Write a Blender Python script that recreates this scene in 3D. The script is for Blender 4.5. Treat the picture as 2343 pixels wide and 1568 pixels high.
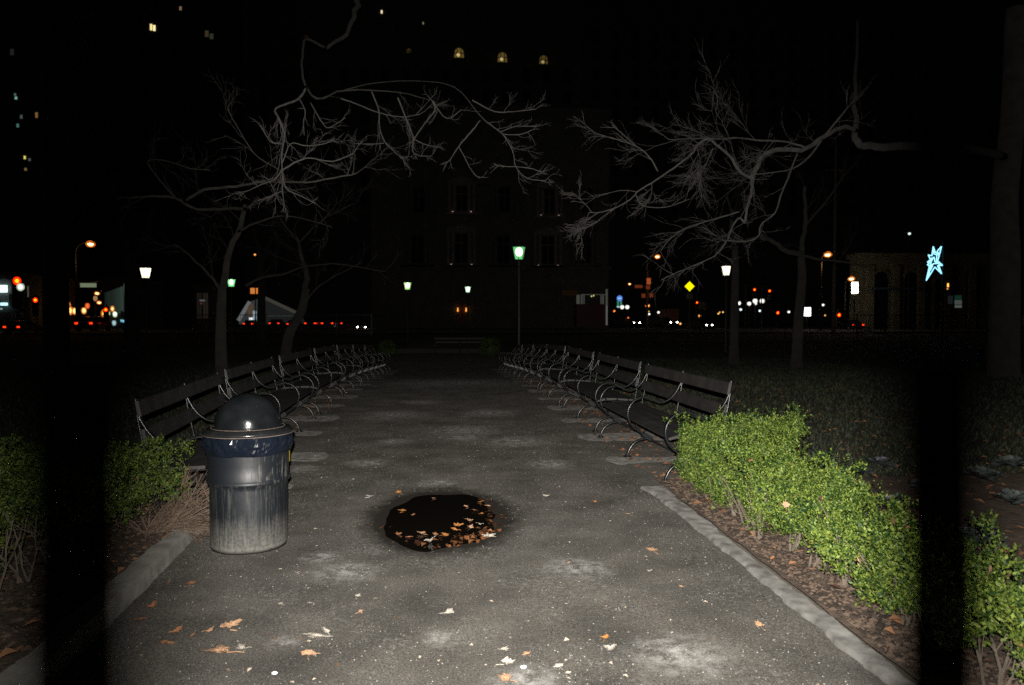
import bpy, math, random
import numpy as np
from mathutils import Vector, Matrix, noise

random.seed(7); rng = np.random.default_rng(11)
for o in list(bpy.data.objects): bpy.data.objects.remove(o)
SC = bpy.context.scene; COL = SC.collection
PI = math.pi

# ------------------------------------------------------------------ camera, night sky, flash, exposure
F = 1786.0; CX, CY = 1171.0, 784.0          # focal length and centre in the 2342 px wide view of the photo
YAW = math.atan((1171 - 1020) / F); PITCH = math.atan(54 / F); H = 1.5
cd = bpy.data.cameras.new('camera'); cam = bpy.data.objects.new('camera', cd); COL.objects.link(cam)
cd.sensor_width = 36.0; cd.lens = F / 2342 * 36; cd.clip_start = 0.02; cd.clip_end = 2000
cd.dof.use_dof = True; cd.dof.focus_distance = 6.0; cd.dof.aperture_fstop = 3.2
cam.location = (0, 0, H); cam.rotation_euler = (PI / 2 - PITCH, 0, -YAW); SC.camera = cam

W = bpy.data.worlds.new('World'); SC.world = W; W.use_nodes = True
wn = W.node_tree.nodes; wl = W.node_tree.links
bg = wn['Background']
sky = wn.new('ShaderNodeTexSky'); sky.sky_type = 'NISHITA'; sky.sun_disc = False
sky.sun_elevation = math.radians(-6.5); sky.sun_rotation = math.radians(200)
mixw = wn.new('ShaderNodeMix'); mixw.data_type = 'RGBA'
mixw.inputs[0].default_value = 0.97
mixw.inputs[7].default_value = (0.0027, 0.0026, 0.0026, 1)     # city glow on the night sky
wl.new(sky.outputs[0], mixw.inputs[6]); wl.new(mixw.outputs[2], bg.inputs[0]); bg.inputs[1].default_value = 1.0

# the camera's own flash, just above and behind the lens: the light that the photograph was taken with
fl = bpy.data.lights.new('camera_flash', 'AREA'); fl.shape = 'RECTANGLE'; fl.size = 0.020; fl.size_y = 0.010
fl.energy = 450; fl.color = (1.0, 0.955, 0.89); fl.spread = math.radians(98)
flo = bpy.data.objects.new('camera_flash', fl); COL.objects.link(flo)
fyaw = YAW
FX = -0.07 * math.sin(fyaw); FY = -0.07 * math.cos(fyaw)
flo.location = (FX, FY, H + 0.09); flo.rotation_euler = (PI / 2 - math.radians(-3), 0, -YAW - math.radians(4))

SC.view_settings.view_transform = 'Standard'; SC.view_settings.look = 'None'
SC.view_settings.exposure = 0.0; SC.view_settings.gamma = 1.0; SC.view_settings.use_curve_mapping = False
SC.render.engine = 'CYCLES'; SC.cycles.max_bounces = 6; SC.cycles.transparent_max_bounces = 12
SC.cycles.use_denoising = False

# ------------------------------------------------------------------ helpers
_cam = Matrix.Rotation(-YAW, 3, 'Z') @ Matrix.Rotation(-PITCH, 3, 'X')
def ray(px, py):
    return _cam @ Vector(((px - CX) / F, 1.0, -(py - CY) / F))
def A(px, py, Y):                       # where the line of sight meets the plane at distance Y
    d = ray(px, py); k = Y / d.y
    return Vector((d.x * k, Y, H + d.z * k))
def smooth(a, b, t):
    t = min(1.0, max(0.0, (t - a) / (b - a))); return t * t * (3 - 2 * t)
def gz(y):                              # height of the ground along the path
    return -0.45 * smooth(15, 33, y) + 0.45 * smooth(45, 95, y)
def G(px, py, z=0.0):                   # where the line of sight meets the ground
    d = ray(px, py); k = (H - z) / -d.z
    p = Vector((d.x * k, d.y * k, z)); return p
def S(Y): return Y / F                   # metres per view pixel at distance Y

def tag(o, label=None, cat=None, group=None, kind=None):
    if label: o['label'] = label
    if cat: o['category'] = cat
    if group: o['group'] = group
    if kind: o['kind'] = kind
    return o
def thing(name, loc, label, cat, group=None, rz=0):
    o = bpy.data.objects.new(name, None); COL.objects.link(o); o.empty_display_size = 0.2
    o.location = loc; o.rotation_euler = (0, 0, rz); return tag(o, label, cat, group)

class MB:
    """collects geometry for ONE mesh object, in the local space of its thing"""
    def __init__(s): s.v = []; s.f = []; s.m = []
    def add(s, vs, fs, m=0):
        n = len(s.v); s.v += [tuple(p) for p in vs]; s.f += [tuple(i + n for i in f) for f in fs]; s.m += [m] * len(fs); return s
    def box(s, c, d, rot=None, m=0, taper=1.0):
        x, y, z = d[0] / 2, d[1] / 2, d[2] / 2
        vs = [Vector((sx * x * (taper if sz > 0 else 1), sy * y * (taper if sz > 0 else 1), sz * z)) for sz in (-1, 1) for sy in (-1, 1) for sx in (-1, 1)]
        if rot: vs = [rot @ v for v in vs]
        vs = [v + Vector(c) for v in vs]
        return s.add(vs, [(0, 2, 3, 1), (4, 5, 7, 6), (0, 1, 5, 4), (2, 6, 7, 3), (0, 4, 6, 2), (1, 3, 7, 5)], m)
    def tube(s, pts, rad, n=6, cap=True, m=0, flat=None):
        pts = [Vector(p) for p in pts]
        if not hasattr(rad, '__len__'): rad = [rad] * len(pts)
        t0 = (pts[1] - pts[0]).normalized(); ref = Vector((0, 0, 1)) if abs(t0.z) < 0.9 else Vector((0, 1, 0))
        if flat: ref = Vector(flat)
        u = t0.cross(ref).normalized(); base = len(s.v)
        for i, p in enumerate(pts):
            t = (pts[min(i + 1, len(pts) - 1)] - pts[max(i - 1, 0)]).normalized()
            if flat: w = Vector(flat); u = t.cross(w).normalized()
            else:
                u = (u - t * u.dot(t)).normalized(); w = t.cross(u)
            for k in range(n):
                a = 2 * PI * k / n
                s.v.append(tuple(p + (u * math.cos(a) + w * math.sin(a)) * rad[i]))
        for i in range(len(pts) - 1):
            for k in range(n):
                a = base + i * n + k; b = base + i * n + (k + 1) % n
                s.f.append((a, b, b + n, a + n)); s.m.append(m)
        if cap:
            s.f.append(tuple(base + k for k in range(n))[::-1]); s.m.append(m)
            s.f.append(tuple(base + (len(pts) - 1) * n + k for k in range(n))); s.m.append(m)
        return s
    def strap(s, pts, w, t, axis=(0, 1, 0), m=0):          # a bevelled flat bar swept along pts, wide along axis
        pts = [Vector(p) for p in pts]; ax = Vector(axis); base = len(s.v)
        prof = [(-.5, -.25), (-.5, .25), (-.35, .5), (.35, .5), (.5, .25), (.5, -.25), (.35, -.5), (-.35, -.5)]
        n = len(prof)
        for i, p in enumerate(pts):
            tg = (pts[min(i + 1, len(pts) - 1)] - pts[max(i - 1, 0)]).normalized(); u = tg.cross(ax).normalized()
            for a, b in prof: s.v.append(tuple(p + ax * (a * w) + u * (b * t)))
        for i in range(len(pts) - 1):
            for k in range(n):
                a = base + i * n + k; b = base + i * n + (k + 1) % n
                s.f.append((a, b, b + n, a + n)); s.m.append(m)
        s.f.append(tuple(base + k for k in range(n))[::-1]); s.m.append(m)
        s.f.append(tuple(base + (len(pts) - 1) * n + k for k in range(n))); s.m.append(m)
        return s
    def lathe(s, prof, n=32, c=(0, 0, 0), m=0, sx=1.0, close=False):
        base = len(s.v)
        for r, z in prof:
            for k in range(n):
                a = 2 * PI * k / n; s.v.append((c[0] + r * math.cos(a) * sx, c[1] + r * math.sin(a), c[2] + z))
        for i in range(len(prof) - 1):
            for k in range(n):
                a = base + i * n + k; b = base + i * n + (k + 1) % n
                s.f.append((a, b, b + n, a + n)); s.m.append(m)
        return s
    def disc(s, c, r, axis='y', n=14, m=0, rz=None):
        vs = []
        for k in range(n):
            a = 2 * PI * k / n; ca, sa = math.cos(a) * r, math.sin(a) * (rz or r)
            vs.append((c[0] + ca, c[1], c[2] + sa) if axis == 'y' else ((c[0], c[1] + ca, c[2] + sa) if axis == 'x' else (c[0] + ca, c[1] + sa, c[2])))
        return s.add(vs, [tuple(range(n)) if axis != 'y' else tuple(range(n))], m)
    def ball(s, c, r, n=10, k=6, m=0, sz=1.0):
        prof = [(max(1e-4, r * math.sin(PI * i / k)), -r * sz * math.cos(PI * i / k)) for i in range(k + 1)]
        return s.lathe(prof, n, c, m)
    def build(s, name, mats, parent=None, smooth_=False):
        me = bpy.data.meshes.new(name); me.from_pydata(s.v, [], s.f)
        if not isinstance(mats, (list, tuple)): mats = [mats]
        for q in mats: me.materials.append(q)
        if len(mats) > 1: me.polygons.foreach_set('material_index', s.m)
        if smooth_: me.polygons.foreach_set('use_smooth', [True] * len(me.polygons))
        me.update()
        o = bpy.data.objects.new(name, me); COL.objects.link(o)
        if parent: o.parent = parent
        return o
def np_mesh(name, V, Fc, mat, parent=None, smooth_=False):
    me = bpy.data.meshes.new(name); V = np.asarray(V, dtype=np.float32); Fc = np.asarray(Fc, dtype=np.int32)
    k = Fc.shape[1]; me.vertices.add(len(V)); me.vertices.foreach_set('co', V.ravel())
    me.loops.add(Fc.size); me.loops.foreach_set('vertex_index', Fc.ravel())
    me.polygons.add(len(Fc)); me.polygons.foreach_set('loop_start', np.arange(0, Fc.size, k, dtype=np.int32))
    me.polygons.foreach_set('loop_total', np.full(len(Fc), k, dtype=np.int32))
    if smooth_: me.polygons.foreach_set('use_smooth', np.ones(len(Fc), dtype=bool))
    me.materials.append(mat); me.update(calc_edges=True); me.validate()
    o = bpy.data.objects.new(name, me); COL.objects.link(o)
    if parent: o.parent = parent
    return o
def copy_tree(o, parent=None):
    c = o.copy(); COL.objects.link(c); c.parent = parent
    for ch in list(o.children): copy_tree(ch, c)
    return c
def spline(pts, k=5):                    # Catmull-Rom through the points (tuples of any length)
    P = [np.array(p, float) for p in pts]; P = [2 * P[0] - P[1]] + P + [2 * P[-1] - P[-2]]; out = []
    for i in range(1, len(P) - 2):
        for j in range(k):
            t = j / k; a, b, c, d = P[i - 1:i + 3]
            out.append(0.5 * (2 * b + (c - a) * t + (2 * a - 5 * b + 4 * c - d) * t * t + (3 * b - a - 3 * c + d) * t ** 3))
    out.append(P[-2]); return out

# ------------------------------------------------------------------ materials
def mat(name, col, rough=0.7, metal=0.0, var=0.25, scale=8.0, bump=0.0, bscale=60.0, spec=None, coord='Object', island=0.0, col2=None, sss=False, coat=0.0):
    m = bpy.data.materials.new(name); m.use_nodes = True; n = m.node_tree.nodes; l = m.node_tree.links
    b = n['Principled BSDF']; b.inputs['Roughness'].default_value = rough; b.inputs['Metallic'].default_value = metal
    if spec is not None: b.inputs['Specular IOR Level'].default_value = spec
    b.inputs['Coat Weight'].default_value = coat; b.inputs['Diffuse Roughness'].default_value = 0.8 if rough > .84 else 0.0
    tc = n.new('ShaderNodeTexCoord'); nz = n.new('ShaderNodeTexNoise'); nz.inputs['Scale'].default_value = scale; nz.inputs['Detail'].default_value = 5
    l.new(tc.outputs[coord], nz.inputs['Vector'])
    rp = n.new('ShaderNodeValToRGB'); rp.color_ramp.elements[0].position = 0.3; rp.color_ramp.elements[1].position = 0.7
    c2 = col2 or tuple(min(1, c * (1 + var)) for c in col)
    rp.color_ramp.elements[0].color = (*[c * (1 - var) for c in col], 1) if col2 is None else (*col, 1)
    rp.color_ramp.elements[1].color = (*c2, 1)
    if island > 0:
        ge = n.new('ShaderNodeNewGeometry'); mx = n.new('ShaderNodeMath'); mx.operation = 'MULTIPLY_ADD'
        mx.inputs[1].default_value = island; l.new(ge.outputs['Random Per Island'], mx.inputs[0])
        m2 = n.new('ShaderNodeMath'); m2.operation = 'MULTIPLY'; m2.inputs[1].default_value = 1 - island
        l.new(nz.outputs['Fac'], m2.inputs[0]); l.new(m2.outputs[0], mx.inputs[2]); l.new(mx.outputs[0], rp.inputs[0])
    else: l.new(nz.outputs['Fac'], rp.inputs[0])
    l.new(rp.outputs[0], b.inputs['Base Color'])
    if bump > 0:
        n2 = n.new('ShaderNodeTexNoise'); n2.inputs['Scale'].default_value = bscale; n2.inputs['Detail'].default_value = 6
        l.new(tc.outputs[coord], n2.inputs['Vector'])
        bp = n.new('ShaderNodeBump'); bp.inputs['Strength'].default_value = 1.0; bp.inputs['Distance'].default_value = bump
        l.new(n2.outputs['Fac'], bp.inputs['Height']); l.new(bp.outputs[0], b.inputs['Normal'])
    return m
def emit(name, col, strength):
    m = bpy.data.materials.new(name); m.use_nodes = True; n = m.node_tree.nodes; l = m.node_tree.links
    n.remove(n['Principled BSDF']); e = n.new('ShaderNodeEmission'); e.inputs[0].default_value = (*col, 1); e.inputs[1].default_value = strength
    l.new(e.outputs[0], n['Material Output'].inputs[0]); 
    if strength < 2: m.cycles.emission_sampling = 'NONE'
    return m
def glow_glass(name, col, strength, clear):
    m = bpy.data.materials.new(name); m.use_nodes = True; n = m.node_tree.nodes; l = m.node_tree.links
    n.remove(n['Principled BSDF']); e = n.new('ShaderNodeEmission'); e.inputs[0].default_value = (*col, 1); e.inputs[1].default_value = strength
    t = n.new('ShaderNodeBsdfTransparent'); x = n.new('ShaderNodeMixShader'); x.inputs[0].default_value = clear
    l.new(e.outputs[0], x.inputs[1]); l.new(t.outputs[0], x.inputs[2]); l.new(x.outputs[0], n['Material Output'].inputs[0]); return m

def asphalt_mat():
    m = bpy.data.materials.new('worn_asphalt'); m.use_nodes = True; n = m.node_tree.nodes; l = m.node_tree.links
    b = n['Principled BSDF']; b.inputs['Roughness'].default_value = 0.85; b.inputs['Specular IOR Level'].default_value = 0.25; b.inputs['Diffuse Roughness'].default_value = 1.0
    tc = n.new('ShaderNodeTexCoord')
    def nz(scale, det=6, rgh=0.55, vec=None):
        q = n.new('ShaderNodeTexNoise'); q.inputs['Scale'].default_value = scale; q.inputs['Detail'].default_value = det; q.inputs['Roughness'].default_value = rgh
        l.new(vec or tc.outputs['Object'], q.inputs['Vector']); return q
    def ramp(src, a, b_, ca=0.0, cb=1.0):
        q = n.new('ShaderNodeMapRange'); q.inputs['From Min'].default_value = a; q.inputs['From Max'].default_value = b_
        q.inputs['To Min'].default_value = ca; q.inputs['To Max'].default_value = cb; l.new(src, q.inputs[0]); return q
    def mixc(f, a, c, blend='MIX'):
        q = n.new('ShaderNodeMix'); q.data_type = 'RGBA'; q.blend_type = blend
        if hasattr(f, 'links'): l.new(f, q.inputs[0])
        else: q.inputs[0].default_value = f
        for i, s_ in ((6, a), (7, c)):
            if hasattr(s_, 'links'): l.new(s_, q.inputs[i])
            else: q.inputs[i].default_value = (*s_, 1)
        return q
    def mul(a, c):
        q = n.new('ShaderNodeMath'); q.operation = 'MULTIPLY'
        for i, s_ in ((0, a), (1, c)):
            if hasattr(s_, 'links'): l.new(s_, q.inputs[i])
            else: q.inputs[i].default_value = s_
        return q
    base = mixc(ramp(nz(2.1).outputs['Fac'], 0.3, 0.7).outputs[0], (0.023, 0.0215, 0.0185), (0.050, 0.0465, 0.0405))
    fine = nz(95, 4, 0.7)
    c1 = mixc(ramp(fine.outputs['Fac'], 0.32, 0.68).outputs[0], (0.30, 0.30, 0.30), (1.85, 1.85, 1.85))
    c1m = mixc(1.0, base.outputs[2], c1.outputs[2], 'MULTIPLY')
    # pale exposed stones
    vo = n.new('ShaderNodeTexVoronoi'); vo.inputs['Scale'].default_value = 75; l.new(tc.outputs['Object'], vo.inputs['Vector'])
    pres = ramp(nz(9, 3).outputs['Fac'], 0.45, 0.62)
    spk = mul(ramp(vo.outputs['Distance'], 0.20, 0.10).outputs[0], pres.outputs[0])
    c2 = mixc(mul(spk.outputs[0], 0.8).outputs[0], c1m.outputs[2], (0.22, 0.215, 0.20))
    # dusty scuffed patches; the wide mid-path ones also paint in brightness the flash lacks
    dust = None
    for (px, py, r) in ((790, 1310, .26), (735, 1275, .16), (1320, 1300, .26), (1120, 945, .55), (960, 920, .5), (1000, 1105, .22), (690, 1072, .25), (1260, 1062, .3),
                        (1560, 1500, .3), (1200, 1560, .2), (1010, 1460, .12), (650, 1470, .1), (1030, 870, 2.4), (1060, 985, .6), (900, 950, .7), (1180, 1010, .5), (840, 1060, .3), (1060, 1000, .35), (900, 1010, .3)):
        p = G(px, py)
        mp = n.new('ShaderNodeVectorMath'); mp.operation = 'DISTANCE'; mp.inputs[1].default_value = (p.x, p.y, 0); l.new(tc.outputs['Object'], mp.inputs[0])
        d = ramp(mp.outputs['Value'], r, r * 0.1)
        if dust is None: dust = d.outputs[0]
        else:
            q = n.new('ShaderNodeMath'); q.operation = 'MAXIMUM'; l.new(dust, q.inputs[0]); l.new(d.outputs[0], q.inputs[1]); dust = q.outputs[0]
    dn = ramp(nz(11, 12, 0.82).outputs['Fac'], 0.44, 0.60)
    du = mul(dust, dn.outputs[0])
    gen = mul(ramp(nz(1.3, 9, 0.75).outputs['Fac'], 0.46, 0.60).outputs[0], ramp(nz(30, 6, 0.75).outputs['Fac'], 0.5, 0.62).outputs[0])
    c3 = mixc(mul(du.outputs[0], 0.9).outputs[0], c2.outputs[2], (0.19, 0.187, 0.178))
    c4 = mixc(mul(gen.outputs[0], 0.55).outputs[0], c3.outputs[2], (0.115, 0.112, 0.103))
    # wet rim round the puddle and dark damp stains
    sep = n.new('ShaderNodeMapping'); sep.inputs['Location'].default_value = (-PUD[0] / .62, -PUD[1] / 1.05, 0); sep.inputs['Scale'].default_value = (1 / .62, 1 / 1.05, 0)
    l.new(tc.outputs['Object'], sep.inputs[0])
    ln = n.new('ShaderNodeVectorMath'); ln.operation = 'LENGTH'; l.new(sep.outputs[0], ln.inputs[0])
    ad = n.new('ShaderNodeMath'); ad.operation = 'MULTIPLY_ADD'; l.new(nz(9, 8, 0.7).outputs['Fac'], ad.inputs[0]); ad.inputs[1].default_value = 0.42; l.new(ln.outputs['Value'], ad.inputs[2])
    wet = ramp(ad.outputs[0], 1.27, 1.02)
    c5 = mixc(mul(wet.outputs[0], 0.97).outputs[0], c4.outputs[2], (0.006, 0.005, 0.004))
    dk = mul(ramp(nz(0.9, 5).outputs['Fac'], 0.6, 0.72).outputs[0], 0.35)
    c6 = mixc(dk.outputs[0], c5.outputs[2], (0.022, 0.02, 0.017))
    l.new(c6.outputs[2], b.inputs['Base Color'])
    bp = n.new('ShaderNodeBump'); bp.inputs['Distance'].default_value = 0.006; l.new(fine.outputs['Fac'], bp.inputs['Height']); l.new(bp.outputs[0], b.inputs['Normal'])
    return m

PUD = (0.0, 6.02)
_p = G(1012, 1178); PUD = (_p.x, _p.y - 0.02)
M = {}
M['asphalt'] = asphalt_mat()
M['soil'] = mat('dark_soil', (0.022, 0.015, 0.010), 0.95, scale=14, col2=(0.06, 0.042, 0.03), bump=0.02, bscale=45)
M['ground'] = mat('park_ground', (0.030, 0.027, 0.020), 0.95, scale=1.2, col2=(0.06, 0.052, 0.04), bump=0.02, bscale=20)
M['lawn'] = mat('lawn_floor', (0.008, 0.008, 0.005), 0.95, scale=1.0, col2=(0.024, 0.019, 0.012), bump=0.03, bscale=30)
M['grass'] = mat('grass_blades', (0.006, 0.011, 0.003), 0.7, scale=0.8, col2=(0.022, 0.028, 0.009), island=0.6)
M['concrete'] = mat('weathered_concrete', (0.040, 0.038, 0.034), 0.9, scale=11, col2=(0.125, 0.122, 0.113), bump=0.004, bscale=90)
M['concrete_dirty'] = mat('dirty_concrete', (0.065, 0.063, 0.056), 0.9, scale=8, col2=(0.13, 0.125, 0.113), bump=0.004, bscale=90)
M['iron'] = mat('black_painted_iron', (0.010, 0.011, 0.012), 0.28, var=0.3, scale=30, bump=0.0006, bscale=120)
M['slat'] = mat('dark_painted_wood', (0.012, 0.011, 0.010), 0.6, scale=5, col2=(0.030, 0.027, 0.025), bump=0.002, bscale=35)
M['bark'] = mat('grey_bark', (0.018, 0.017, 0.015), 0.9, scale=9, col2=(0.042, 0.040, 0.035), bump=0.01, bscale=25)
M['bark_far'] = mat('dark_bark', (0.024, 0.022, 0.018), 0.9, scale=4, col2=(0.045, 0.042, 0.035), bump=0.02, bscale=14)
M['twig'] = mat('twig_bark', (0.017, 0.015, 0.014), 0.9, scale=9, col2=(0.036, 0.033, 0.030))
M['stem'] = mat('hedge_stem', (0.06, 0.048, 0.034), 0.9, scale=20, col2=(0.14, 0.115, 0.088))
M['deadstem'] = mat('dead_stem', (0.05, 0.033, 0.021), 0.9, scale=9, col2=(0.14, 0.10, 0.072), island=0.5)
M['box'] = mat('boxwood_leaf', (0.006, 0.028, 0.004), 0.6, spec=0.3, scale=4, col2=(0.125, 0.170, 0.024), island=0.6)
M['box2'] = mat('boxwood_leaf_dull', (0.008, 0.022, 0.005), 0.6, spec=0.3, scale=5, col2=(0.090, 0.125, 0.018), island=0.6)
M['litter'] = mat('brown_leaf_litter', (0.04, 0.018, 0.009), 0.85, scale=6, col2=(0.20, 0.092, 0.042), island=0.9)
M['mulch'] = mat('mulch_chips', (0.013, 0.008, 0.005), 0.9, scale=6, col2=(0.085, 0.058, 0.040), island=0.95)
M['pebble'] = mat('pale_grit', (0.07, 0.065, 0.055), 0.8, scale=6, col2=(0.24, 0.23, 0.205), island=1.0)
M['leaf_pale'] = mat('pale_dry_leaf', (0.27, 0.24, 0.20), 0.8, scale=40, col2=(0.43, 0.39, 0.33), bump=0.002, bscale=120)
M['leaf_tan'] = mat('tan_dry_leaf', (0.30, 0.16, 0.09), 0.8, scale=40, col2=(0.45, 0.28, 0.16), bump=0.002, bscale=120)
M['leaf_orange'] = mat('orange_leaf', (0.28, 0.10, 0.022), 0.7, scale=40, col2=(0.46, 0.20, 0.05), bump=0.002, bscale=120)
M['leaf_brown'] = mat('brown_leaf', (0.17, 0.07, 0.03), 0.8, scale=40, col2=(0.30, 0.13, 0.055), bump=0.002, bscale=120)
M['white'] = mat('white_litter', (0.8, 0.8, 0.78), 0.5, var=0.05)
M['dark'] = mat('dark_metal', (0.02, 0.02, 0.02), 0.5, var=0.3)
M['facade'] = mat('dark_stone_facade', (0.11, 0.105, 0.10), 0.9, scale=0.7, col2=(0.17, 0.16, 0.15), bump=0.01, bscale=3)
M['facade_warm'] = mat('yellowish_stone_wall', (0.17, 0.155, 0.105), 0.9, scale=0.8, col2=(0.25, 0.23, 0.16), bump=0.01, bscale=3)
M['trim'] = mat('pale_stone_trim', (0.26, 0.23, 0.225), 0.85, scale=2)
M['brick'] = mat('red_brick_wall', (0.20, 0.09, 0.06), 0.9, scale=2)
M['pane'] = mat('dark_window_glass', (0.01, 0.011, 0.013), 0.08, var=0.1)
M['road'] = mat('road_asphalt', (0.045, 0.045, 0.045), 0.9, scale=1)
M['paint_dark'] = mat('dark_car_paint', (0.02, 0.022, 0.026), 0.25, var=0.1, coat=0.5)
M['paint_grey'] = mat('grey_car_paint', (0.09, 0.09, 0.095), 0.3, var=0.1, coat=0.5)
M['tyre'] = mat('tyre_rubber', (0.02, 0.02, 0.02), 0.8)
M['kale'] = mat('grey_green_kale', (0.04, 0.052, 0.046), 0.7, scale=6, col2=(0.085, 0.10, 0.095))
M['kale_p'] = mat('purple_white_kale', (0.11, 0.09, 0.14), 0.7, scale=9, col2=(0.21, 0.185, 0.24))
M['steel'] = mat('galvanised_steel', (0.25, 0.2, 0.16), 0.6, scale=4)

# ------------------------------------------------------------------ the setting: ground, path, lawns, beds
def nval(x, y, s=1.0, k=0.0): return noise.noise(Vector((x * s, y * s, k)))
def pudr(x, y): return math.hypot((x - PUD[0]) / 0.50, (y - PUD[1]) / 0.88)
def path_z(x, y):
    z = gz(y) + 0.006 * nval(x, y, 0.9) + 0.0022 * nval(x, y, 5.0, 3)
    r = pudr(x, y)
    if r < 1.8: z += -0.024 * (1 - smooth(0.5, 1.4, r)) + 0.0045 * nval(x, y, 3.0, 8) * (1 - smooth(1.2, 1.8, r))
    return z
def grid(name, xs, ys, zf, m, kind='structure', parent=None, xf=None):
    V = [(xf(x, y) if xf else x, y, zf(x, y)) for y in ys for x in xs]; nx = len(xs); ny = len(ys)
    Fc = [(j * nx + i, j * nx + i + 1, (j + 1) * nx + i + 1, (j + 1) * nx + i) for j in range(ny - 1) for i in range(nx - 1)]
    o = np_mesh(name, V, Fc, m, parent, True); 
    if kind: o['kind'] = kind
    return o
ys_far = [-30, -10, -2, 2, 6, 10, 15, 18, 21, 24, 27, 30, 33, 37, 42, 50, 60, 70, 80, 95, 110, 150, 250, 500, 1200]
xs_far = [-900, -300, -120, -60, -30, -15, -8, -4, 0, 4, 8, 15, 30, 60, 120, 300, 900]
grid('ground', xs_far, ys_far, lambda x, y: gz(y) - 0.06, M['ground'])
ysn = list(np.arange(1.2, 9.0, 0.033)) + list(np.arange(9.0, 16, 0.12)) + list(np.arange(16, 44, 0.6))
# the path widens under the benches once the beds end
def path_x(x, y):
    lo = -1.78 if y < 5.9 else -1.78 - 1.1 * smooth(5.9, 6.1, y)
    hi = 1.86 if y < 6.85 else 1.86 + 0.95 * smooth(6.85, 6.95, y)
    return lo + (hi - lo) * x
path = grid('path', list(np.linspace(0, 1, 120)), ysn, lambda x, y: path_z(path_x(x, y), y), M['asphalt'], xf=path_x)
def lawn_z(x, y): return gz(y) + 0.012 + 0.05 * (0.5 + 0.5 * nval(x, y, 0.35, 5)) * smooth(0, 1.2, abs(x) - 2.7)
lawn_r = grid('lawn', [2.72, 3, 3.4, 4, 5, 6, 8, 10, 13, 17, 22, 30, 40], list(np.arange(6.9, 20, 0.4)) + list(range(20, 64, 2)), lawn_z, M['lawn'])
lawn_l = grid('lawn', [-40, -30, -22, -17, -13, -10, -8, -6, -5, -4, -3.4, -3, -2.78], list(np.arange(5.9, 20, 0.4)) + list(range(20, 64, 2)), lawn_z, M['lawn'])
def bed_z(x, y): return 0.035 + 0.012 * nval(x, y, 3, 1) + 0.006 * nval(x, y, 11, 2)
bed_r = grid('flower_bed', list(np.arange(1.90, 8.6, 0.08)), list(np.arange(1.2, 6.95, 0.08)), lambda x, y: bed_z(x, y), M['soil'])
bed_l = grid('flower_bed', list(np.arange(-7.5, -1.72, 0.08)), list(np.arange(1.2, 5.95, 0.08)), lambda x, y: bed_z(x, y) + 0.035, M['soil'])
# the paved crossing at the far end of the path, and the street beyond the park
grid('crosswalk_path', [-30, -10, 0, 10, 30], [44.2, 46, 48, 50.5], lambda x, y: gz(y) + 0.02, M['concrete_dirty'])
grid('road', [-160, -60, -20, 0, 20, 60, 160], [98, 115, 140, 175], lambda x, y: 0.0, M['road'])
grid('sidewalk', [-160, -60, 0, 60, 160], [84, 90, 97.8], lambda x, y: gz(y) + 0.12 if y > 90 else gz(y) + 0.05, M['concrete_dirty'])
grid('sidewalk', [-160, -60, 0, 60, 160], [175.2, 182], lambda x, y: 0.12, M['concrete_dirty'])

# puddle: flat water filling the hollow of the path
wm = bpy.data.materials.new('puddle_water'); wm.use_nodes = True; b = wm.node_tree.nodes['Principled BSDF']
b.inputs['Base Color'].default_value = (0.006, 0.005, 0.004, 1); b.inputs['Roughness'].default_value = 0.03; b.inputs['IOR'].default_value = 1.33
wv = [(PUD[0], PUD[1], -0.0142)] + [(PUD[0] + 0.64 * math.cos(a), PUD[1] + 1.12 * math.sin(a), -0.0142) for a in np.linspace(0, 2 * PI, 49)[:-1]]
tag(np_mesh('puddle', wv, [(0, 1 + i, 1 + (i + 1) % 48) for i in range(48)], wm), kind='structure')

# kerbs of single stones
def kerb_stone(parent, P0, P1, w0, w1, top, side, m, seed):
    """a rough stone between P0 and P1 (path-side edge), its width away from the path (side=+1 right, -1 left)"""
    n = 26; mb = MB(); vs = []
    for i in range(n + 1):
        t = i / n; e = 0.006 if 0 < i < n else 0.0
        x = P0[0] + (P1[0] - P0[0]) * t; y = P0[1] + (P1[1] - P0[1]) * t
        a = (0.030 if side > 0 else 0.014) * nval(x + seed, y, 3.5, seed) + (0.022 if side > 0 else 0.008) * nval(x, y, 13, seed); b_ = 0.030 * nval(x + seed, y, 5, seed + 5) + 0.012 * nval(x + seed, y, 14, seed + 5); w = w0 + (w1 - w0) * t
        tp = top + 0.004 * nval(x, y, 7, seed)
        c = 0.012
        for (u, z) in ((a * 0.6 - 0.004, -0.08), (a * 0.9, tp - c * 1.4), (a + c, tp), (w * 0.5, tp + 0.003 * nval(x, y, 15)), (w + b_ - c, tp - 0.002), (w + b_, -0.08)):
            vs.append((x + side * u, y + (0.009 if i == 0 else -0.009 if i == n else 0), z))
    k = 6; fs = [(i * k + j, i * k + j + 1, (i + 1) * k + j + 1, (i + 1) * k + j) for i in range(n) for j in range(k - 1)]
    fs += [tuple(range(k))[::-1], tuple(n * k + j for j in range(k))]
    mb.add(vs, fs); o = mb.build('kerb_stone', m, parent); return o
kr = bpy.data.objects.new('kerb', None); COL.objects.link(kr); tag(kr, kind='structure')
kl = bpy.data.objects.new('kerb', None); COL.objects.link(kl); tag(kl, kind='structure')
yy = [1.3, 2.25, 3.2, 4.12, 4.98, 5.8, 6.74]
def xr(y): return 1.80 - 0.012 * (y - 3) + (0.0 if y < 6 else -0.04)
def xl(y): return -1.615 - 0.045 * max(0, y - 3.3)
for i in range(len(yy) - 1):
    kerb_stone(kr, (xr(yy[i]), yy[i]), (xr(yy[i + 1]), yy[i + 1]), 0.090 + 0.012 * i, 0.102 + 0.012 * i, 0.022, 1, M['concrete'], i * 3.1)
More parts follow.
